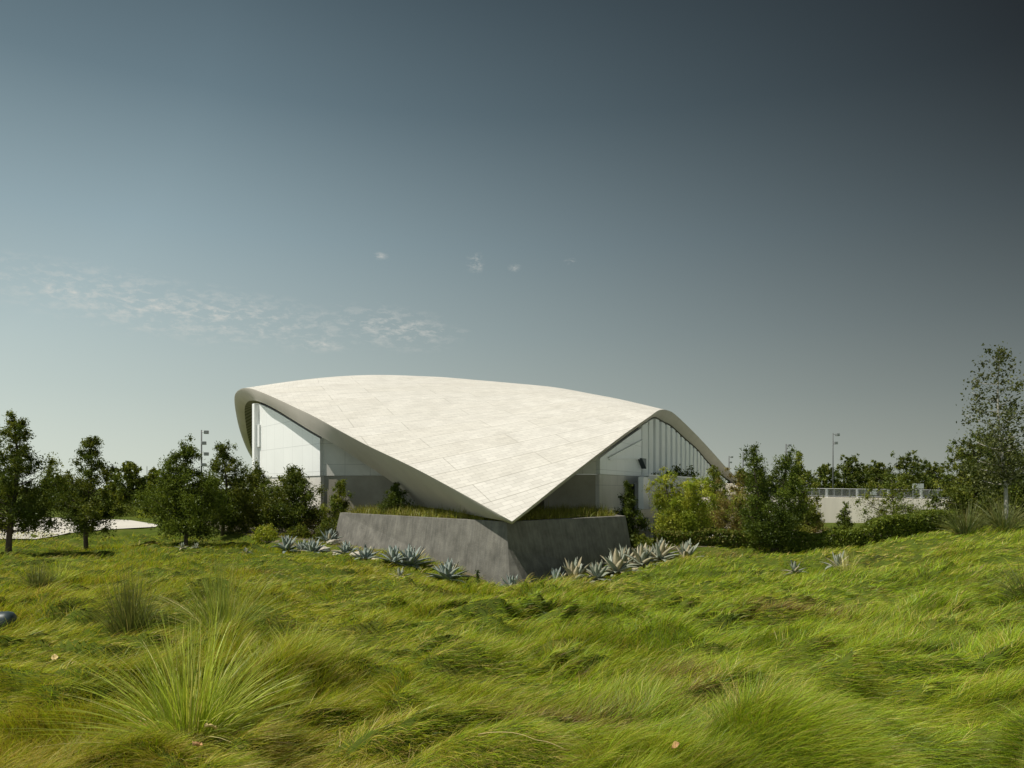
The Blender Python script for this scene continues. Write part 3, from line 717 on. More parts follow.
for px, D, yt, w, sd, lb in [(974,27.5,446,62,111,'dense rounded dark tree left of the pale birch trunk'),(992,30,438,60,113,'dark full tree right behind the birch trunk'),(1030,27,448,70,117,'dark tree cut by the right edge of the view'),(966,33,468,36,119,'lower dark tree at the right end of the retaining wall')]:
    put_tree('leafy_tree', px, D, yt, w, lb, style='round', seed=sd, nl=6500, pal=DK, trunk_h=.05, leaf=.11, group='dark trees around the birch')
# trees beyond the retaining wall and other distant ones
FT = [(742,70,473,26,'small far tree just right of the roof end'),(826,78,467,26,'low far tree left of the tall lamp mast'),(850,80,459,34,'round far tree right of the tall lamp mast'),(878,82,463,28,'narrow far tree second from the mast beyond the wall'),
      (906,78,457,46,'broadest far tree beyond the railing, above the layered tree'),(930,84,465,34,'dark far tree just left of the tree mass around the birch'),(760,85,476,30,'far tree half hidden behind the twin topped pine'),(800,90,473,40,'far tree showing between slender pine and lamp mast'),(866,95,470,40,'hazy low far tree in a dip between two crowns beyond the wall')]
for k,(px,D,yt,w,lb) in enumerate(FT):
    put_tree('far_tree', px, D, yt, w, lb, style='round', seed=200+k, nl=3600, pal=DK, trunk_h=.03, leaf=.26, group='trees beyond the retaining wall')
FL = [(131,60,464,30,'round dark far tree left of the grey grandstand',DK),(156,66,471,24,'paler far tree before the grey grandstand',MD),(112,64,484,18,'small far shrubby tree beside the leaning pine',MD),(60,62,478,36,'far tree seen between the two leftmost pines',DK),(176,70,478,22,'far tree just left of the bushy pine',DK),
      (-12,60,470,40,'far tree at the left frame edge',DK)]
for k,(px,D,yt,w,lb,pl_) in enumerate(FL):
    put_tree('far_tree', px, D, yt, w, lb, style='round', seed=220+k, nl=2200, pal=pl_, trunk_h=.1, leaf=.26, group='far trees beyond the plaza')
# bushes
def put_bush(px, D, hpx, wpx, label, pal, seed, name='bush', group=None, zbase=None, nl=2200, leaf=.07):
    rg = np.random.default_rng(seed); x = (px-CX)/F*D; z = gz(x, D) if zbase is None else zbase
    h = hpx/F*D; w = wpx/F*D
    d = rg.normal(size=(nl,3)); d /= np.linalg.norm(d,axis=1)[:,None]; d[:,2] = np.abs(d[:,2])
    az = np.arctan2(d[:,1], d[:,0]); lump = 1+.28*perlin(az*1.3+seed, d[:,2]*3, 3)+.2*perlin(az*3+seed, d[:,2]*6, 9)
    r_ = lump*rg.uniform(.35,1,nl)**.45
    cen = np.stack([d[:,0]*r_*w/2, d[:,1]*r_*w/2, d[:,2]*r_*h+.02],-1)
    pal = np.array(pal); c = pal[rg.integers(0,len(pal),nl)]*rg.uniform(.75,1.25,(nl,1))
    V, Fq, C = leaf_cloud(cen, np.full(nl, leaf), .45, c, rg, .6)
    mb = MB()
    for k in range(6):
        a = k*1.05+rg.normal()*.2; mb.tube([(0,0,-.05),(math.cos(a)*w*.15,math.sin(a)*w*.15,h*.4),(math.cos(a)*w*.28,math.sin(a)*w*.28,h*.75)],[.015,.01,.004],5)
    e = empty(name, (x,D,z), label, 'bush', group)
    mb.build('stem', M['bark'], e, smooth=True)
    cm = mesh_np('foliage', V, Fq, C); link('foliage', cm, M['leaf'], e)
    return e
for k,(px,D,h,w,lb,pl_) in enumerate([(265,27.6,15,26,'bright yellow green mounded bush left of the agaves',YG),(237,29.5,14,24,'dull green bush below the pointed pine',MD),(298,28.2,13,26,'green mounded bush behind the tallest left agave',MD),(326,27.2,20,24,'dark clipped bush touching the left planter corner',DK),(312,29,18,30,'olive bush below the broad pine',OL),
     (616,25.2,14,22,'clipped bush hugging the right planter corner',MD),(640,26.,13,26,'low green bush behind the right agaves',MD),(98,43,10,30,'bright low bush at the far side of the plaza',YG),(122,44,12,28,'green low bush beyond the plaza',MD),(150,42,12,26,'lime bush at the plaza end',YG),(140,52,12,44,'dark wide bush beyond the plaza',DK),(172,38,12,22,'green bush between plaza and bushy pine',MD)]):
    put_bush(px, D, h, w, lb, pl_, 300+k)
# clipped hedges
def hedge(pts, width, h, label, pal, seed, nl):
    rg = np.random.default_rng(seed); pts = np.array(pts); seg = np.r_[0, np.cumsum(np.linalg.norm(np.diff(pts,axis=0),axis=1))]
    t = rg.uniform(0, seg[-1], nl); x = np.interp(t, seg, pts[:,0]); y = np.interp(t, seg, pts[:,1])
    face = rg.uniform(0,1,nl); o = rg.uniform(-1,1,nl); zz = rg.uniform(0,1,nl)
    top = face < .4; fr = (face >= .4) & (face < .75); bk_ = face >= .75
    o = np.where(top, o, np.where(fr, -1, 1)); zz = np.where(top, 1, zz)
    bump = 1+.16*perlin(x*1.6, zz*2+y, 4)+.10*perlin(x*5, zz*5, 6)
    zg = ground_z(x, y)
    yy = y + o*width/2*bump + rg.normal(size=nl)*.04; z = zg + zz*h*(1+.13*perlin(x*.9, y*.9, 8)+.08*perlin(x*3.5,y,2)) + rg.normal(size=nl)*.03
    c = np.array(pal)[rg.integers(0,len(pal),nl)]*rg.uniform(.75,1.25,(nl,1))
    V, Fq, C = leaf_cloud(np.stack([x,yy,z],-1), np.full(nl,.085), .5, c, rg, .8)
    c0 = np.array((*pts.mean(0), 0)); e = empty('hedge', (c0[0], c0[1], float(zg.mean())), label, 'hedge')
    V = V - np.array(e.location)
    link('foliage', mesh_np('foliage', V, Fq, C), M['leaf'], e)
    for k in np.linspace(.02,.98,int(seg[-1]/.5)+2):
        mb = MB()
        xx = np.interp(k*seg[-1], seg, pts[:,0]); y2 = np.interp(k*seg[-1], seg, pts[:,1]); z2 = gz(xx,y2)
        q_ = np.array((xx,y2,z2))-np.array(e.location); mb.tube([q_-np.array((0,0,.1)), q_+np.array((.05,.0,h*.5)), q_+np.array((-.05,.05,h*.85))],[.02,.015,.006],5)
        mb.build('stem', M['bark'], e)
hedge([xy(792,25.6), xy(850,25.4), xy(905,26.), xy(950,26.6)], .7, .68, 'dark green clipped hedge below the pale retaining wall', HG, 401, 26000)
hedge([xy(655,26.2), xy(700,26.6), xy(762,26.9)], .6, .5, 'low olive hedge at the foot of the yellow green tree', (HG[0],HG[1],OL[1]), 402, 15000)

# ------------------------------------------------------------------ agaves
def agave_mesh(seed, nlf=30, dry=.15, blue=True):
    rg = np.random.default_rng(seed); Vs=[]; Fs=[]; Cs=[]; o=0
    for k in range(nlf):
        s = k/(nlf-1); az = k*2.399+rg.normal()*.12; el = R(8)+s*R(74)+rg.normal()*.08; L_ = (.62-.12*s)*rg.uniform(.85,1.15)
        if k < nlf*dry*1.2 : el -= .25
        w = .10*rg.uniform(.85,1.15); K=6
        base = (.19,.25,.245) if blue else (.22,.255,.20)
        if rg.uniform() < dry: base = (.40,.34,.21)
        bend = rg.uniform(-.05,.45)*(1-s); rows=[]
        for q_ in range(K+1):
            t = q_/K; e = el - bend*t*t + (.15*t if s>.5 else 0)
            c = np.array((math.cos(az)*math.cos(e)*L_*t, math.sin(az)*math.cos(e)*L_*t, math.sin(e)*L_*t+.03))
            sd = np.array((-math.sin(az), math.cos(az), 0)); up = np.array((-math.cos(az)*math.sin(e), -math.sin(az)*math.sin(e), math.cos(e)))
            wd = w*(.55+.9*t-1.45*t**2.2 if t<1 else 0); wd = max(wd,.002)
            rows += [c-sd*wd+up*wd*.38, c, c+sd*wd+up*wd*.38, c-up*wd*.35-np.array((0,0,.004))]
        rows = np.array(rows); Vs.append(rows)
        for q_ in range(K):
            a=o+q_*4; b=a+4; Fs += [(a,a+1,b+1,b),(a+1,a+2,b+2,b+1),(a+2,a+3,b+3,b+2),(a+3,a,b,b+3)]
        cc = np.tile(np.array(base)*rg.uniform(.85,1.15),(len(rows),1)); cc[0::4] = cc[0::4]*.55+np.array((.42,.40,.29))*.45; cc[2::4] = cc[2::4]*.55+np.array((.42,.40,.29))*.45
        Cs.append(cc); o += len(rows)
    me = mesh_np('agave', np.concatenate(Vs), np.array(Fs), np.concatenate(Cs)); me.materials.append(M['agave']); return me
AG = [agave_mesh(500+k, 28+2*k, .08) for k in range(3)]; AGD = [agave_mesh(520+k, 30, .33, False) for k in range(3)]; SM = agave_mesh(540, 14, .3, False)
GA = 'agaves around the concrete planter'
ag = [(287,25.2,1.0,'pale blue agave farthest left, near the bright yellow bush'),(303,24.6,.85,'blue agave second from the left, by pale gravel'),(313,23.9,1.0,'blue agave in front of the dark clipped bush'),(329,26.4,.9,'blue agave beside the left planter corner'),
      (346,23.6,.8,'lone small agave below the left end of the planter'),(366,22.6,.9,'agave with pale stones at its foot under the planter wall'),(394,21.5,.95,'left one of a touching agave pair before the sunlit planter face'),(411,21.7,1.15,'larger right one of a touching agave pair before the sunlit planter face'),(448,20.3,1.1,'flat spreading agave below the middle of the sunlit planter face'),(512,19.3,.8,'half sunken agave right at the planter corner')]
for k,(px,D,s,lb) in enumerate(ag):
    x=(px-CX)/F*D; o = link('agave', AG[k%3]); o.location=(x,D,gz(x,D)+.02); o.scale=(s,)*3; o.rotation_euler=(rng.normal()*.06,rng.normal()*.06,k*1.7); tag(o, lb, 'agave', GA)
ag = [(557,19.7,.75,'blue leaved agave nearest the planter corner on the shaded side'),(574,20.2,1.15,'tall cream edged agave left in the row before the shaded planter face'),(597,20.2,.9,'pale agave right of the tall cream edged one'),(617,20.9,1.15,'agave with dried lower leaves mid row below the shaded face'),(642,21.4,1.05,'agave at the front right of the cluster with a dark shadow'),
      (626,22.2,1.1,'tall agave at the back of the cluster against the shaded planter face'),(653,23.2,.8,'small agave behind the cluster near the planter end'),(660,22.9,1.1,'bluish agave right of the cluster before the low olive hedge'),(686,23.8,1.1,'lone yellowish agave farthest right by the low olive hedge')]
for k,(px,D,s,lb) in enumerate(ag):
    x=(px-CX)/F*D; o = link('agave', (AGD if k else AG)[k%3]); o.location=(x,D,gz(x,D)+.02); o.scale=(s*1.15,)*3; o.rotation_euler=(rng.normal()*.06,rng.normal()*.06,k*1.3+.4); tag(o, lb, 'agave', GA)
for k,(px,D,s,lb) in enumerate([(182,22.4,.36,'left one of two tiny pale agaves below the bushy pine'),(196,22.2,.34,'right one of two tiny pale agaves below the bushy pine'),(246,23,.4,'tiny pale agave on the lawn before the left agave group'),(400,18.2,.5,'tiny agave alone on the grass in front of the agave pair'),(838,17.6,.8,'small dark agave on the right hand lawn'),(795,17.8,.6,'faint pale young agave in the grass left of the dark one')]):
    x=(px-CX)/F*D; o = link('agave', SM); o.location=(x,D,gz(x,D)+.1); o.scale=(s,)*3; o.rotation_euler=(.1,.05,k*1.9); tag(o, lb, 'agave', 'small agaves scattered in the lawn')
# stones
def stone_mesh(seed):
    import bmesh
    bm = bmesh.new(); bmesh.ops.create_icosphere(bm, subdivisions=3, radius=1)
    for v in bm.verts:
        n_ = perlin(np.array([v.co.x*1.2+seed]), np.array([v.co.y*1.2+v.co.z*1.7]), seed)[0]; v.co *= 1+.35*n_; v.co.z *= .55
    me = bpy.data.meshes.new('stone'); bm.to_mesh(me); bm.free(); me.materials.append(M['stone']); return me
ST = [stone_mesh(k+1) for k in range(3)]
for k,(px,D,s,lb) in enumerate([(338,27.3,.26,'pale rounded boulder leaning at the left planter corner'),(333,26.,.2,'tan stone below the boulder at the planter corner'),(323,25,.22,'flat pale stone between the left agaves'),(357,22.9,.17,'pale stone left of the agave under the planter wall'),(377,22.3,.16,'pale stone right of the agave under the planter wall'),(340,24.2,.24,'long flat stone in front of the planter corner'),(530,19.3,.13,'tiny pale stone in the shade right of the planter corner')]):
    x=(px-CX)/F*D; o = link('stone', ST[k%3]); o.location=(x,D,gz(x,D)+.08); o.scale=(s*1.3,s,s); o.rotation_euler=(0,0,k*1.1); tag(o, lb, 'stone', 'pale stones among the left agaves')

# ------------------------------------------------------------------ ornamental grass tussocks
def tussock(px, D, N, L_, spread, w, pal, label, seed, z=.0, up=.0):
    rg = np.random.default_rng(seed); x=(px-CX)/F*D; g0=gz(x,D)
    az = rg.uniform(0,2*np.pi,N); r_ = .16*spread*np.sqrt(rg.uniform(0,1,N))
    root = np.stack([np.cos(az)*r_, np.sin(az)*r_, np.full(N,-.03)],-1)
    lean = np.clip(.12 + .80*rg.uniform(0,1,N)**.85 - up, .03, .96)
    a2 = az + .25*rg.normal(size=N)
    pal=np.array(pal); c = pal[rg.choice(len(pal), N, p=[.45,.3,.17,.08])]*rg.uniform(.5,1.35,(N,1))
    V,Fq,C = blades(root, a2, lean, L_*rg.uniform(.55,1.12,N), np.full(N,w)*rg.uniform(.6,1.3,N), rg.uniform(-1.5,1.5,N), c, 7, c*.65+.35*np.array((.48,.44,.15)), .05*rg.normal(size=N))
    o = link('tussock', mesh_np('tussock', V,Fq,C), M['blade']); o.location=(x,D,g0+z)
    tag(o, label, 'ornamental grass', 'ornamental grass tussocks on the lawn'); return o
TP = [(.46,.57,.06),(.32,.43,.05),(.58,.59,.12),(.68,.6,.27)]; TD=[(.11,.15,.04),(.08,.115,.03),(.18,.19,.06),(.33,.28,.13)]
TP2 = [tuple((p+q)/2 for p,q in zip(a,b)) for a,b in zip(TP,TD)]
tussock(188, 5.35, 800, 1.03, 1.05, .009, TP, 'largest fountain of sunlit grass in the left foreground', 601)
tussock(130, 9.4, 650, .92, 1., .0095, TD, 'upright darker grass tussock behind the largest one, to its left', 602, up=.25)
tussock(222, 8.5, 650, .98, 1.1, .0095, TP2, 'faint grey green tussock right behind the largest one', 603, z=.06, up=.12)
tussock(38, 14.2, 420, .62, 1., .011, TD, 'small distant tussock near the left edge before the tall dark pine', 604, up=.1)
tussock(56, 15.2, 260, .6, 1., .011, TP, 'thin pale tussock beside the small distant left one', 605)
tussock(966, 20.3, 420, .95, 1.6, .016, TD, 'grey green tussock left of the birch trunk', 606)
tussock(1004, 19.8, 420, 1.0, 1.6, .016, TD, 'broad tussock at the foot of the birch', 607)
tussock(1030, 11.2, 420, .75, 1.2, .009, TD, 'tussock cut by the right frame edge mid lawn', 608)
tussock(846, 16.9, 90, .6, .8, .012, [TP[3],TP[2],TP[3],TP[2]], 'wispy straw coloured clump beside the small dark agave', 609, up=.2)
tussock(300, 6.9, 180, .55, .8, .005, TP, 'few long arching blades right of the largest tussock', 610)

# ------------------------------------------------------------------ fallen leaves, straw stalk
def leaf_piece(px, D, s, label, seed, m='dry_leaf', dz=.12):
    rg = np.random.default_rng(seed); x=(px-CX)/F*D; z=gz(x,D)+dz+.05; n1=9; vs=[]; fs=[]
    for i_ in range(n1):
        t=i_/(n1-1); w=.42*math.sin(math.pi*min(.97,max(.03,t)))**.8
        for j_ in range(5):
            q_=j_/4*2-1; vs.append(((t-.5)*s, q_*w*s, s*(.2*q_*q_+.22*math.sin(3*t+seed)+.05*rg.normal())))
    for i_ in range(n1-1):
        for j_ in range(4): a=i_*5+j_; fs.append((a,a+1,a+6,a+5))
    mb=MB(); mb.add(vs,fs); o=mb.build('fallen_leaf', M[m], None, smooth=True); o.location=(x,D,z); o.rotation_euler=(rg.normal()*.4,rg.normal()*.5,rg.uniform(0,6))
    sl=o.modifiers.new('thickness','SOLIDIFY'); sl.thickness=.002
    tag(o,label,'fallen leaf','fallen leaves on the grass'); return o
leaf_piece(211,4.85,.085,'tan curled leaf standing just right of the largest tussock base',1,'straw')
leaf_piece(197,4.5,.08,'orange brown leaf lowest, below the largest tussock',2)
leaf_piece(145,5.6,.11,'brown curled leaf caught in the left side of the largest tussock',3,dz=.2)
leaf_piece(55,7.2,.075,'pale leaf on the grass at the left, farthest from the tussock',4,'straw')
leaf_piece(74,7.5,.07,'small tan leaf on the left lawn under the upright tussock',5,'straw')
leaf_piece(84,7.,.075,'pinkish tan leaf next to the small tan one on the left lawn',6)
leaf_piece(676,4.5,.055,'reddish brown leaf at the bottom edge right of centre',7)
def stalk(a, b, label):
    pts=[]; 
    for t in np.linspace(0,1,9):
        px=a[0]*(1-t)+b[0]*t; D=a[1]*(1-t)+b[1]*t; x=(px-CX)/F*D; pts.append((x,D,gz(x,D)+.13+.03*math.sin(3*t)))
    mb=MB(); mb.tube(pts,[.0024]*8+[.001],6); tag(mb.build('dry_stalk', M['straw'], None, smooth=True), label,'stalk','dry stalks lying on the grass')
stalk((478,4.6),(570,4.5),'long straw stalk lying flat at the bottom centre')
stalk((500,19.0),(545,17.0),'thin dead stalk on the grass below the planter corner')
# small green plant before the sunlit planter face
V,Fq,C = None,None,None
x_=(478-CX)/F*19.9
def spike():
    rg=np.random.default_rng(3); N=260; h=.46
    cen=np.stack([.03*rg.normal(size=N),.03*rg.normal(size=N),rg.uniform(0,h,N)],-1); c=np.array((.05,.09,.02))*rg.uniform(.7,1.4,(N,1))
    V,Fq,C=leaf_cloud(cen,np.full(N,.06),.4,c,rg,.8); e=empty('shrub_seedling',(x_,19.75,gz(x_,19.75)+.02),'single thin green upright seedling before the sunlit planter face','plant')
    link('foliage',mesh_np('foliage',V,Fq,C),M['leaf'],e); mb=MB(); mb.tube([(0,0,-.05),(0,0,h)],[.008,.004],6); mb.build('stem',M['bark'],e)
spike()

# ------------------------------------------------------------------ garden spotlight at the left edge
x_=(-2-CX)/F*9.4; zz_=gz(x_,9.4)+.06
e=empty('garden_light',(x_,9.4,zz_),'dark teal drum shaped garden light lying low in the grass at the left edge','garden light')
e.rotation_euler.z=R(12)
mb=MB(); mb.tube([(-.30,0,.16),(-.28,0,.16),(.10,0,.17),(.155,0,.172),(.19,0,.173),(.205,0,.174)],[.10,.135,.14,.13,.095,.02],24); mb.build('housing',M['dark_metal'],e,smooth=True)
mb=MB(); mb.tube([(-.33,0,.16),(-.29,0,.16)],[.15,.15],24); mb.build('lens_ring',M['metal'],e)
mb=MB(); mb.box((-.05,0,.02),(.05,.03,.12)); mb.tube([(-.05,0,.0),(-.05,0,-.25)],[.02,.006],8); mb.build('stake',M['dark_metal'],e)

# ------------------------------------------------------------------ terrace wall, retaining wall, railing
def slab_wall(name, a, b, z0, z1a, z1b, th, m, label, cat):
    a=np.array(a); b=np.array(b); d=(b-a)/np.linalg.norm(b-a); nn=np.array((-d[1],d[0]))
    if nn[1]<0: nn=-nn
    mb=MB(); p=[a,b,b+nn*th,a+nn*th]
    mb.add([(q_[0],q_[1],z0) for q_ in p]+[(p[0][0],p[0][1],z1a),(p[1][0],p[1][1],z1b),(p[2][0],p[2][1],z1b),(p[3][0],p[3][1],z1a)],[(3,2,1,0),(4,5,6,7),(0,1,5,4),(1,2,6,5),(2,3,7,6),(3,0,4,7)])
    return tag(mb.build(name,m,None,bevel=.02),label,cat)
tw=empty('terrace_wall',(0,0,0),'smooth grey terrace wall in front of the white colonnade','wall')
def tpart(nm, pa, Da, pb, Db, yt, yb, m, push=0):
    a=xy(pa,Da); b=xy(pb,Db); d=(b-a)/np.linalg.norm(b-a); nn=np.array((d[1],-d[0])); nn = -nn if nn[1]>0 else nn
    z1=CAMZ+(HZ-yt)/F*((Da+Db)/2); z0=CAMZ+(HZ-yb)/F*((Da+Db)/2)
    mb=MB(); p=[a+nn*push,b+nn*push,b-nn*.2,a-nn*.2]
    mb.prism([tuple(q_) for q_ in p],z0,z1); return mb.build(nm,m,tw)
tpart('wall_panel',648.5,32.2,712,43.,477.6,516,M['terrace'])
tpart('end_pier',643.,31.3,648.2,32.1,477.,516,M['fin_white'],.02)
tpart('opening',634,31.7,642.7,32.7,484,516,M['black_gap'])
tpart('coping',648.4,32.15,712.2,43.0,476.6,477.7,M['fin_white'],.04)
tpart('door_frame',638,31.7,639.2,31.85,482,515,M['metal'],.05)
tpart('low_step',640,30.3,668,31.9,509,517,M['plaza'],.04)
for k,(px,D,h,w,lb) in enumerate([(655,34.6,6,16,'tiny dark shrub above the left end of the terrace wall'),(669,36.8,7,12,'small dark shrub between the two others above the terrace wall'),(677,38.3,13,18,'tallest dark shrub above the terrace wall'),(690,41.,12,20,'dark shrub farthest right above the terrace wall')]):
    put_bush(px,D,h+10,w,lb,DK[:2],330+k,'shrub','shrubs behind the terrace wall',zbase=CAMZ+(HZ-480-6)/F*D-.2,nl=900,leaf=.13)
RW0,RW1 = xy(770,43.),xy(957,39.)
ztop0=CAMZ+(HZ-496.2)/F*43; ztop1=CAMZ+(HZ-499.5)/F*39
slab_wall('retaining_wall',RW0,RW1,-1.2,ztop0,ztop1,.4,M['retaining'],'long pale concrete retaining wall behind the hedge at right','wall')
fe=empty('railing',(0,0,0),'grey metal railing running along the top of the retaining wall','fence')
dv=(RW1-RW0); Lw=np.linalg.norm(dv); dv/=Lw
hz_=.48
def rp(t,dz): p=RW0+dv*Lw*t; return np.array((p[0],p[1]+.2,ztop0*(1-t)+ztop1*t+dz))
for dz,r_,nm in ((hz_,.035,'top_rail'),(.06,.025,'bottom_rail')):
    mb=MB(); mb.tube([rp(0.0,dz),rp(1,dz)],[r_*.7,r_*.7],6); mb.build(nm,M['metal'],fe)
for k in range(25):
    mb=MB(); q_=rp(k/24,hz_/2+.0); mb.box(q_,(.12 if k%4==0 else .05,.05,hz_+.02)); mb.build('post',M['lamp_white'] if k%4==0 else M['metal'],fe)
for k in range(24):
    mb=MB(); a=k/24; 
    for s_ in range(1,9):
        q_=rp(a+s_/9/24,hz_/2); mb.box(q_,(.014,.014,hz_-.08))
    mb.build('balusters',M['metal'],fe)
# pale boulders / rubble bank glimpsed between the trees
for k,(px,D,yc,s,lb) in enumerate([(706,40,494,.7,'pale rock high on the bank behind the slim green tree'),(728,40,492,.6,'pale rock between slim green tree and olive tree'),(742,38,498,.7,'pale rock behind the sparse olive tree'),(707,35,508,.6,'pale rock low on the bank right of the yellow tree'),(700,34,515,.5,'small pale rock at the hedge behind the yellow tree')]):
    p=P(px,yc,D); o=link('rock',ST[k%3]); o.location=p; o.scale=(s,s,s*1.6); o.rotation_euler=(0,0,k); tag(o,lb,'rock','pale rocks on the bank')
bank=MB(); nb=20; pts=[]
bk0,bk1=xy(690,44),xy(770,40)
vs=[];fs=[]
for i_ in range(nb+1):
    t=i_/nb; p=bk0*(1-t)+bk1*t
    for j_ in range(9):
        s_=j_/8; yy=p[1]-6+s_*10; vs.append((p[0]*yy/p[1],yy,-.45+1.55*math.sin(math.pi*s_)**1.2*math.sin(math.pi*(.08+.84*t))**.5+.12*float(perlin(np.array([p[0]*.8]),np.array([yy*.8]),3)[0])))
for i_ in range(nb):
    for j_ in range(8): a=i_*9+j_; fs.append((a,a+9,a+10,a+1))
bank.add(vs,fs); tag(bank.build('bank',M['gravel'],None,smooth=True),kind='structure')

# ------------------------------------------------------------------ lamp masts and the far grandstand
def mast(px, D, ytop, heads, label):
    x=(px-CX)/F*D; z=gz(x,D); h=CAMZ+(HZ-ytop)/F*D-z; e=empty('lamp_mast',(x,D,z),label,'lamp mast','lamp masts around the pavilion')
    r_=.06 if D<85 else .10
    mb=MB(); mb.tube([(0,0,-.1),(0,0,h*.5),(0,0,h)],[r_*1.25,r_,r_*.8],10); mb.build('pole',M['mast'],e,smooth=True)
    for k in range(heads):
        zz=h-.15-k*.85; sd=1 if k%2==0 else .55
        mb=MB(); mb.tube([(0,0,zz),(.28*sd,-.06,zz)],[.035,.035],6); mb.build('bracket_arm',M['metal'],e)
        mb=MB(); mb.box((.42*sd,-.1,zz-.03),(.36,.3,.26),.3); mb.build('lamp_head',M['metal'],e,bevel=.03)
    return e
mast(833,76,433,2,'tallest lamp mast, rising above the retaining wall'); mast(786,95,444,3,'lamp mast with stacked heads behind the twin topped pine'); mast(743,105,452,3,'thin lamp mast right of the roof end'); mast(729,120,456,2,'faintest lamp mast, closest to the roof end')
mast(201.5,58,430,4,'lamp mast with several heads above the bushy pine'); mast(170,80,461,3,'short far lamp mast by the grey grandstand')
e=empty('grandstand',(*xy(158,110),-.2),'distant grey grandstand roof on thin posts at the left horizon','building')
mb=MB(); mb.box((0,0,3.3),(6.0,4,.5)); mb.box((-1.0,0,2.6),(5,3.5,.4)); mb.build('roof',M['far_wall'],e)
mb=MB(); mb.box((0,.5,1.2),(5.5,3,2.2)); mb.build('wall',M['far_wall'],e)
for k in range(4):
    mb=MB(); mb.tube([(-2.6+k*1.7,-1.5,0),(-2.6+k*1.7,-1.5,5.2 if k%2 else 4.6)],[.07,.05],6); mb.build('post',M['metal'],e)
# little white sign by the railing and a marker
p=P(871.5,492,40.2); e=empty('sign',p,'small white sign board fixed at the retaining wall railing','sign')
mb=MB(); mb.box((0,-.25,-.02),(.34,.03,.3)); mb.build('board',M['lamp_white'],e,bevel=.01); mb=MB(); mb.tube([(0,-.2,-.5),(0,-.2,.1)],[.03,.03],6); mb.build('post',M['metal'],e)
p=P(918,486,74); e=empty('sign',(p[0],p[1],gz(p[0],p[1])),'little white gate shaped sign before the far trees beyond the railing','sign')
hh=p[2]-e.location.z
mb=MB(); mb.box((0,0,hh),(1.1,.1,.5)); mb.build('board',M['lamp_white'],e); 
for s_ in (-.4,.4):
    mb=MB(); mb.tube([(s_,.1,-.1),(s_,.1,hh+.1)],[.05,.05],6); mb.build('post',M['lamp_white'],e)

# ------------------------------------------------------------------ sun, sky
SE = R(61); saz = math.atan2(-.96, -.28)     # sun stands left of and a little behind the camera
to_sun = Vector((math.sin(saz)*math.cos(SE), math.cos(saz)*math.cos(SE), math.sin(SE)))
sd_ = bpy.data.lights.new('sun','SUN'); sd_.energy = 4.3; sd_.angle = R(.53); sd_.color = (1,.95,.85)
so = bpy.data.objects.new('sun', sd_); col.objects.link(so); so.rotation_euler = to_sun.to_track_quat('Z','Y').to_euler(); so.location=(-20,-10,40)
w = bpy.data.worlds.new('World'); scene.world = w; w.use_nodes = True
nt = w.node_tree; N = nt.nodes; L = nt.links; N.clear()
out = N.new('ShaderNodeOutputWorld'); bg = N.new('ShaderNodeBackground'); L.new(bg.outputs[0], out.inputs[0])
sky = N.new('ShaderNodeTexSky'); sky.sky_type='NISHITA'; sky.sun_disc=False; sky.sun_elevation=SE; sky.sun_rotation=saz % (2*math.pi); sky.dust_density=2.5; sky.altitude=30
hsv = N.new('ShaderNodeHueSaturation'); hsv.inputs['Saturation'].default_value=.35; L.new(sky.outputs[0], hsv.inputs['Color'])
tc = N.new('ShaderNodeTexCoord'); sep = N.new('ShaderNodeSeparateXYZ'); L.new(tc.outputs['Generated'], sep.inputs[0])
# polarised, graded sky: deepens with height and away from the sun
rz = N.new('ShaderNodeValToRGB'); L.new(sep.outputs['Z'], rz.inputs[0]); cr = rz.color_ramp
BGS = .1
def lin(r,g,b): return tuple(((c/255+.055)/1.055)**2.4 if c > 10 else c/255/12.92 for c in (r,g,b))
stops = [(0.0,(181,187,175)),(.12,(152,163,159)),(.2,(135,149,150)),(.31,(112,129,135)),(.45,(77,94,102)),(.56,(56,71,79)),(1.0,(42,55,62))]
cr.elements[0].position = 0; cr.elements[0].color = (*lin(*stops[0][1]),1); cr.elements[1].position = 1; cr.elements[1].color = (*lin(*stops[-1][1]),1)
for p_, c_ in stops[1:-1]:
    e_ = cr.elements.new(p_); e_.color = (*lin(*c_),1)
ra = N.new('ShaderNodeMapRange'); ra.inputs['From Min'].default_value=-.32; ra.inputs['From Max'].default_value=.54; ra.inputs['To Min'].default_value=1.38; ra.inputs['To Max'].default_value=.03
zm = N.new('ShaderNodeMath'); zm.operation='MULTIPLY_ADD'; zm.inputs[1].default_value=1.3; zm.inputs[2].default_value=.35; L.new(sep.outputs['Z'], zm.inputs[0])
xz = N.new('ShaderNodeMath'); xz.operation='MULTIPLY'; L.new(sep.outputs['X'], xz.inputs[0]); L.new(zm.outputs[0], xz.inputs[1]); L.new(xz.outputs[0], ra.inputs['Value'])
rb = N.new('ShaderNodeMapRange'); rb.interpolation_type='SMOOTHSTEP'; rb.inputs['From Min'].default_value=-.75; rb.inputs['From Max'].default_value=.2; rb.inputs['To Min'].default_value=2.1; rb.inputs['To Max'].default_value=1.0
L.new(sep.outputs['Y'], rb.inputs['Value'])  # sky behind the camera brightened as added fill for the shaded walls
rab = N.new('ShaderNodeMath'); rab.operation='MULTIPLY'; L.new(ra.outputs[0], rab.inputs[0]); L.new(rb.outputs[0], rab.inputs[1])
mu = N.new('ShaderNodeMixRGB'); mu.blend_type='MULTIPLY'; mu.inputs[0].default_value=1; L.new(rz.outputs[0], mu.inputs[1]); rc = N.new('ShaderNodeMapRange'); rc.interpolation_type='SMOOTHSTEP'; rc.inputs['From Min'].default_value=.62; rc.inputs['From Max'].default_value=1.0; rc.inputs['To Min'].default_value=1.0; rc.inputs['To Max'].default_value=13.0
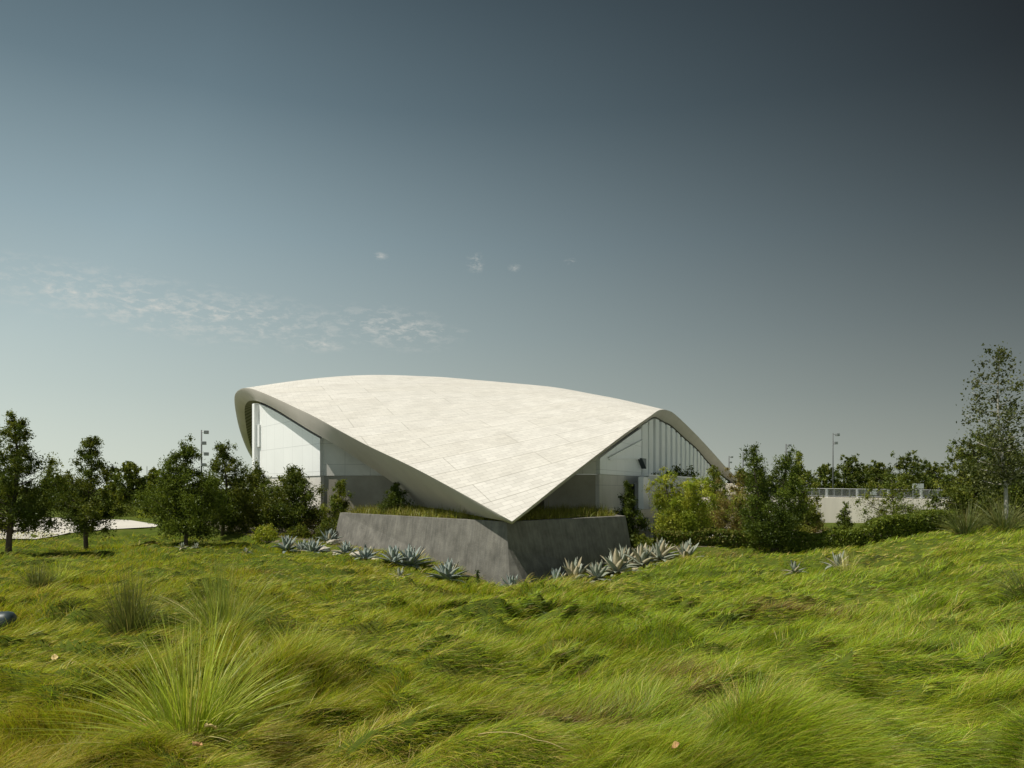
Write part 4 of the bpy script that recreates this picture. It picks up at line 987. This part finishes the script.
L.new(sep.outputs['X'], rc.inputs['Value'])     # sky brightened right of the view, added fill for the shaded facade
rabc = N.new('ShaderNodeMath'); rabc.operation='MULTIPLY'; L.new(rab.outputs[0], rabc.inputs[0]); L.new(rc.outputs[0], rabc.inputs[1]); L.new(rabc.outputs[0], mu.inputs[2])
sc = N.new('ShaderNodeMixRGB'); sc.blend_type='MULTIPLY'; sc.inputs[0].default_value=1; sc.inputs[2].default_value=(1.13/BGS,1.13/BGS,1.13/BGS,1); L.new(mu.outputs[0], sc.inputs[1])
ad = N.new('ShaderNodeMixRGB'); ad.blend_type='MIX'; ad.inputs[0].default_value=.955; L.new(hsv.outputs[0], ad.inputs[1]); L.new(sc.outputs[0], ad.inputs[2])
# a few thin wisps
def cmul(a, b):
    m_ = N.new('ShaderNodeMath'); m_.operation='MULTIPLY'; L.new(a, m_.inputs[0]); L.new(b, m_.inputs[1]); return m_.outputs[0]
def wisp(px, y, rx, ry, tilt):
    d = Vector(((px-CX)/F, 1, (HZ-y)/F)).normalized()
    mp = N.new('ShaderNodeMapping'); mp.vector_type='TEXTURE'; mp.inputs['Location'].default_value=d
    mp.inputs['Rotation'].default_value=(0,R(tilt),0); mp.inputs['Scale'].default_value=(rx/F,2.,ry/F)
    L.new(tc.outputs['Generated'], mp.inputs[0])
    g_ = N.new('ShaderNodeTexGradient'); g_.gradient_type='SPHERICAL'; L.new(mp.outputs[0], g_.inputs[0])
    return g_.outputs['Fac']
acc=None
for a_ in [(150,306,150,30,6),(235,318,140,28,4),(390,328,75,24,5),(320,345,30,8,0),(475,263,10,12,0),(380,256,9,4,0),(515,268,8,4,0),(440,332,35,5,0),(60,290,50,8,3),(570,262,7,4,0)]:
    o_=wisp(*a_)
    if acc is None: acc=o_
    else:
        m_=N.new('ShaderNodeMath'); m_.operation='MAXIMUM'; L.new(acc,m_.inputs[0]); L.new(o_,m_.inputs[1]); acc=m_.outputs[0]
mpn = N.new('ShaderNodeMapping'); mpn.inputs['Scale'].default_value=(1,1,2.6); mpn.inputs['Rotation'].default_value=(0,R(8),0); L.new(tc.outputs['Generated'], mpn.inputs[0])
cn = N.new('ShaderNodeTexNoise'); cn.inputs['Scale'].default_value=55; cn.inputs['Detail'].default_value=8; cn.inputs['Roughness'].default_value=.68; cn.inputs['Distortion'].default_value=.25; L.new(mpn.outputs[0], cn.inputs['Vector'])
mr = N.new('ShaderNodeMapRange'); mr.inputs['From Min'].default_value=.47; mr.inputs['From Max'].default_value=.75; L.new(cn.outputs[0], mr.inputs['Value'])
fac = cmul(acc, mr.outputs[0])
k9 = N.new('ShaderNodeMath'); k9.operation='MULTIPLY'; k9.inputs[1].default_value=.9; k9.use_clamp=True; L.new(fac,k9.inputs[0])
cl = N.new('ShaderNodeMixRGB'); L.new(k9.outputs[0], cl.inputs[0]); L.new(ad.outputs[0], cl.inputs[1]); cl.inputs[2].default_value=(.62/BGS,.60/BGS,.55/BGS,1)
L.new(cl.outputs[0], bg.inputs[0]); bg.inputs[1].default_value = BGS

scene.view_settings.view_transform='Standard'; scene.view_settings.look='None'; scene.view_settings.exposure=0.15; scene.view_settings.gamma=1
scene.render.engine='CYCLES'
scene.cycles.max_bounces=6; scene.cycles.diffuse_bounces=3; scene.cycles.transmission_bounces=3; scene.cycles.glossy_bounces=2
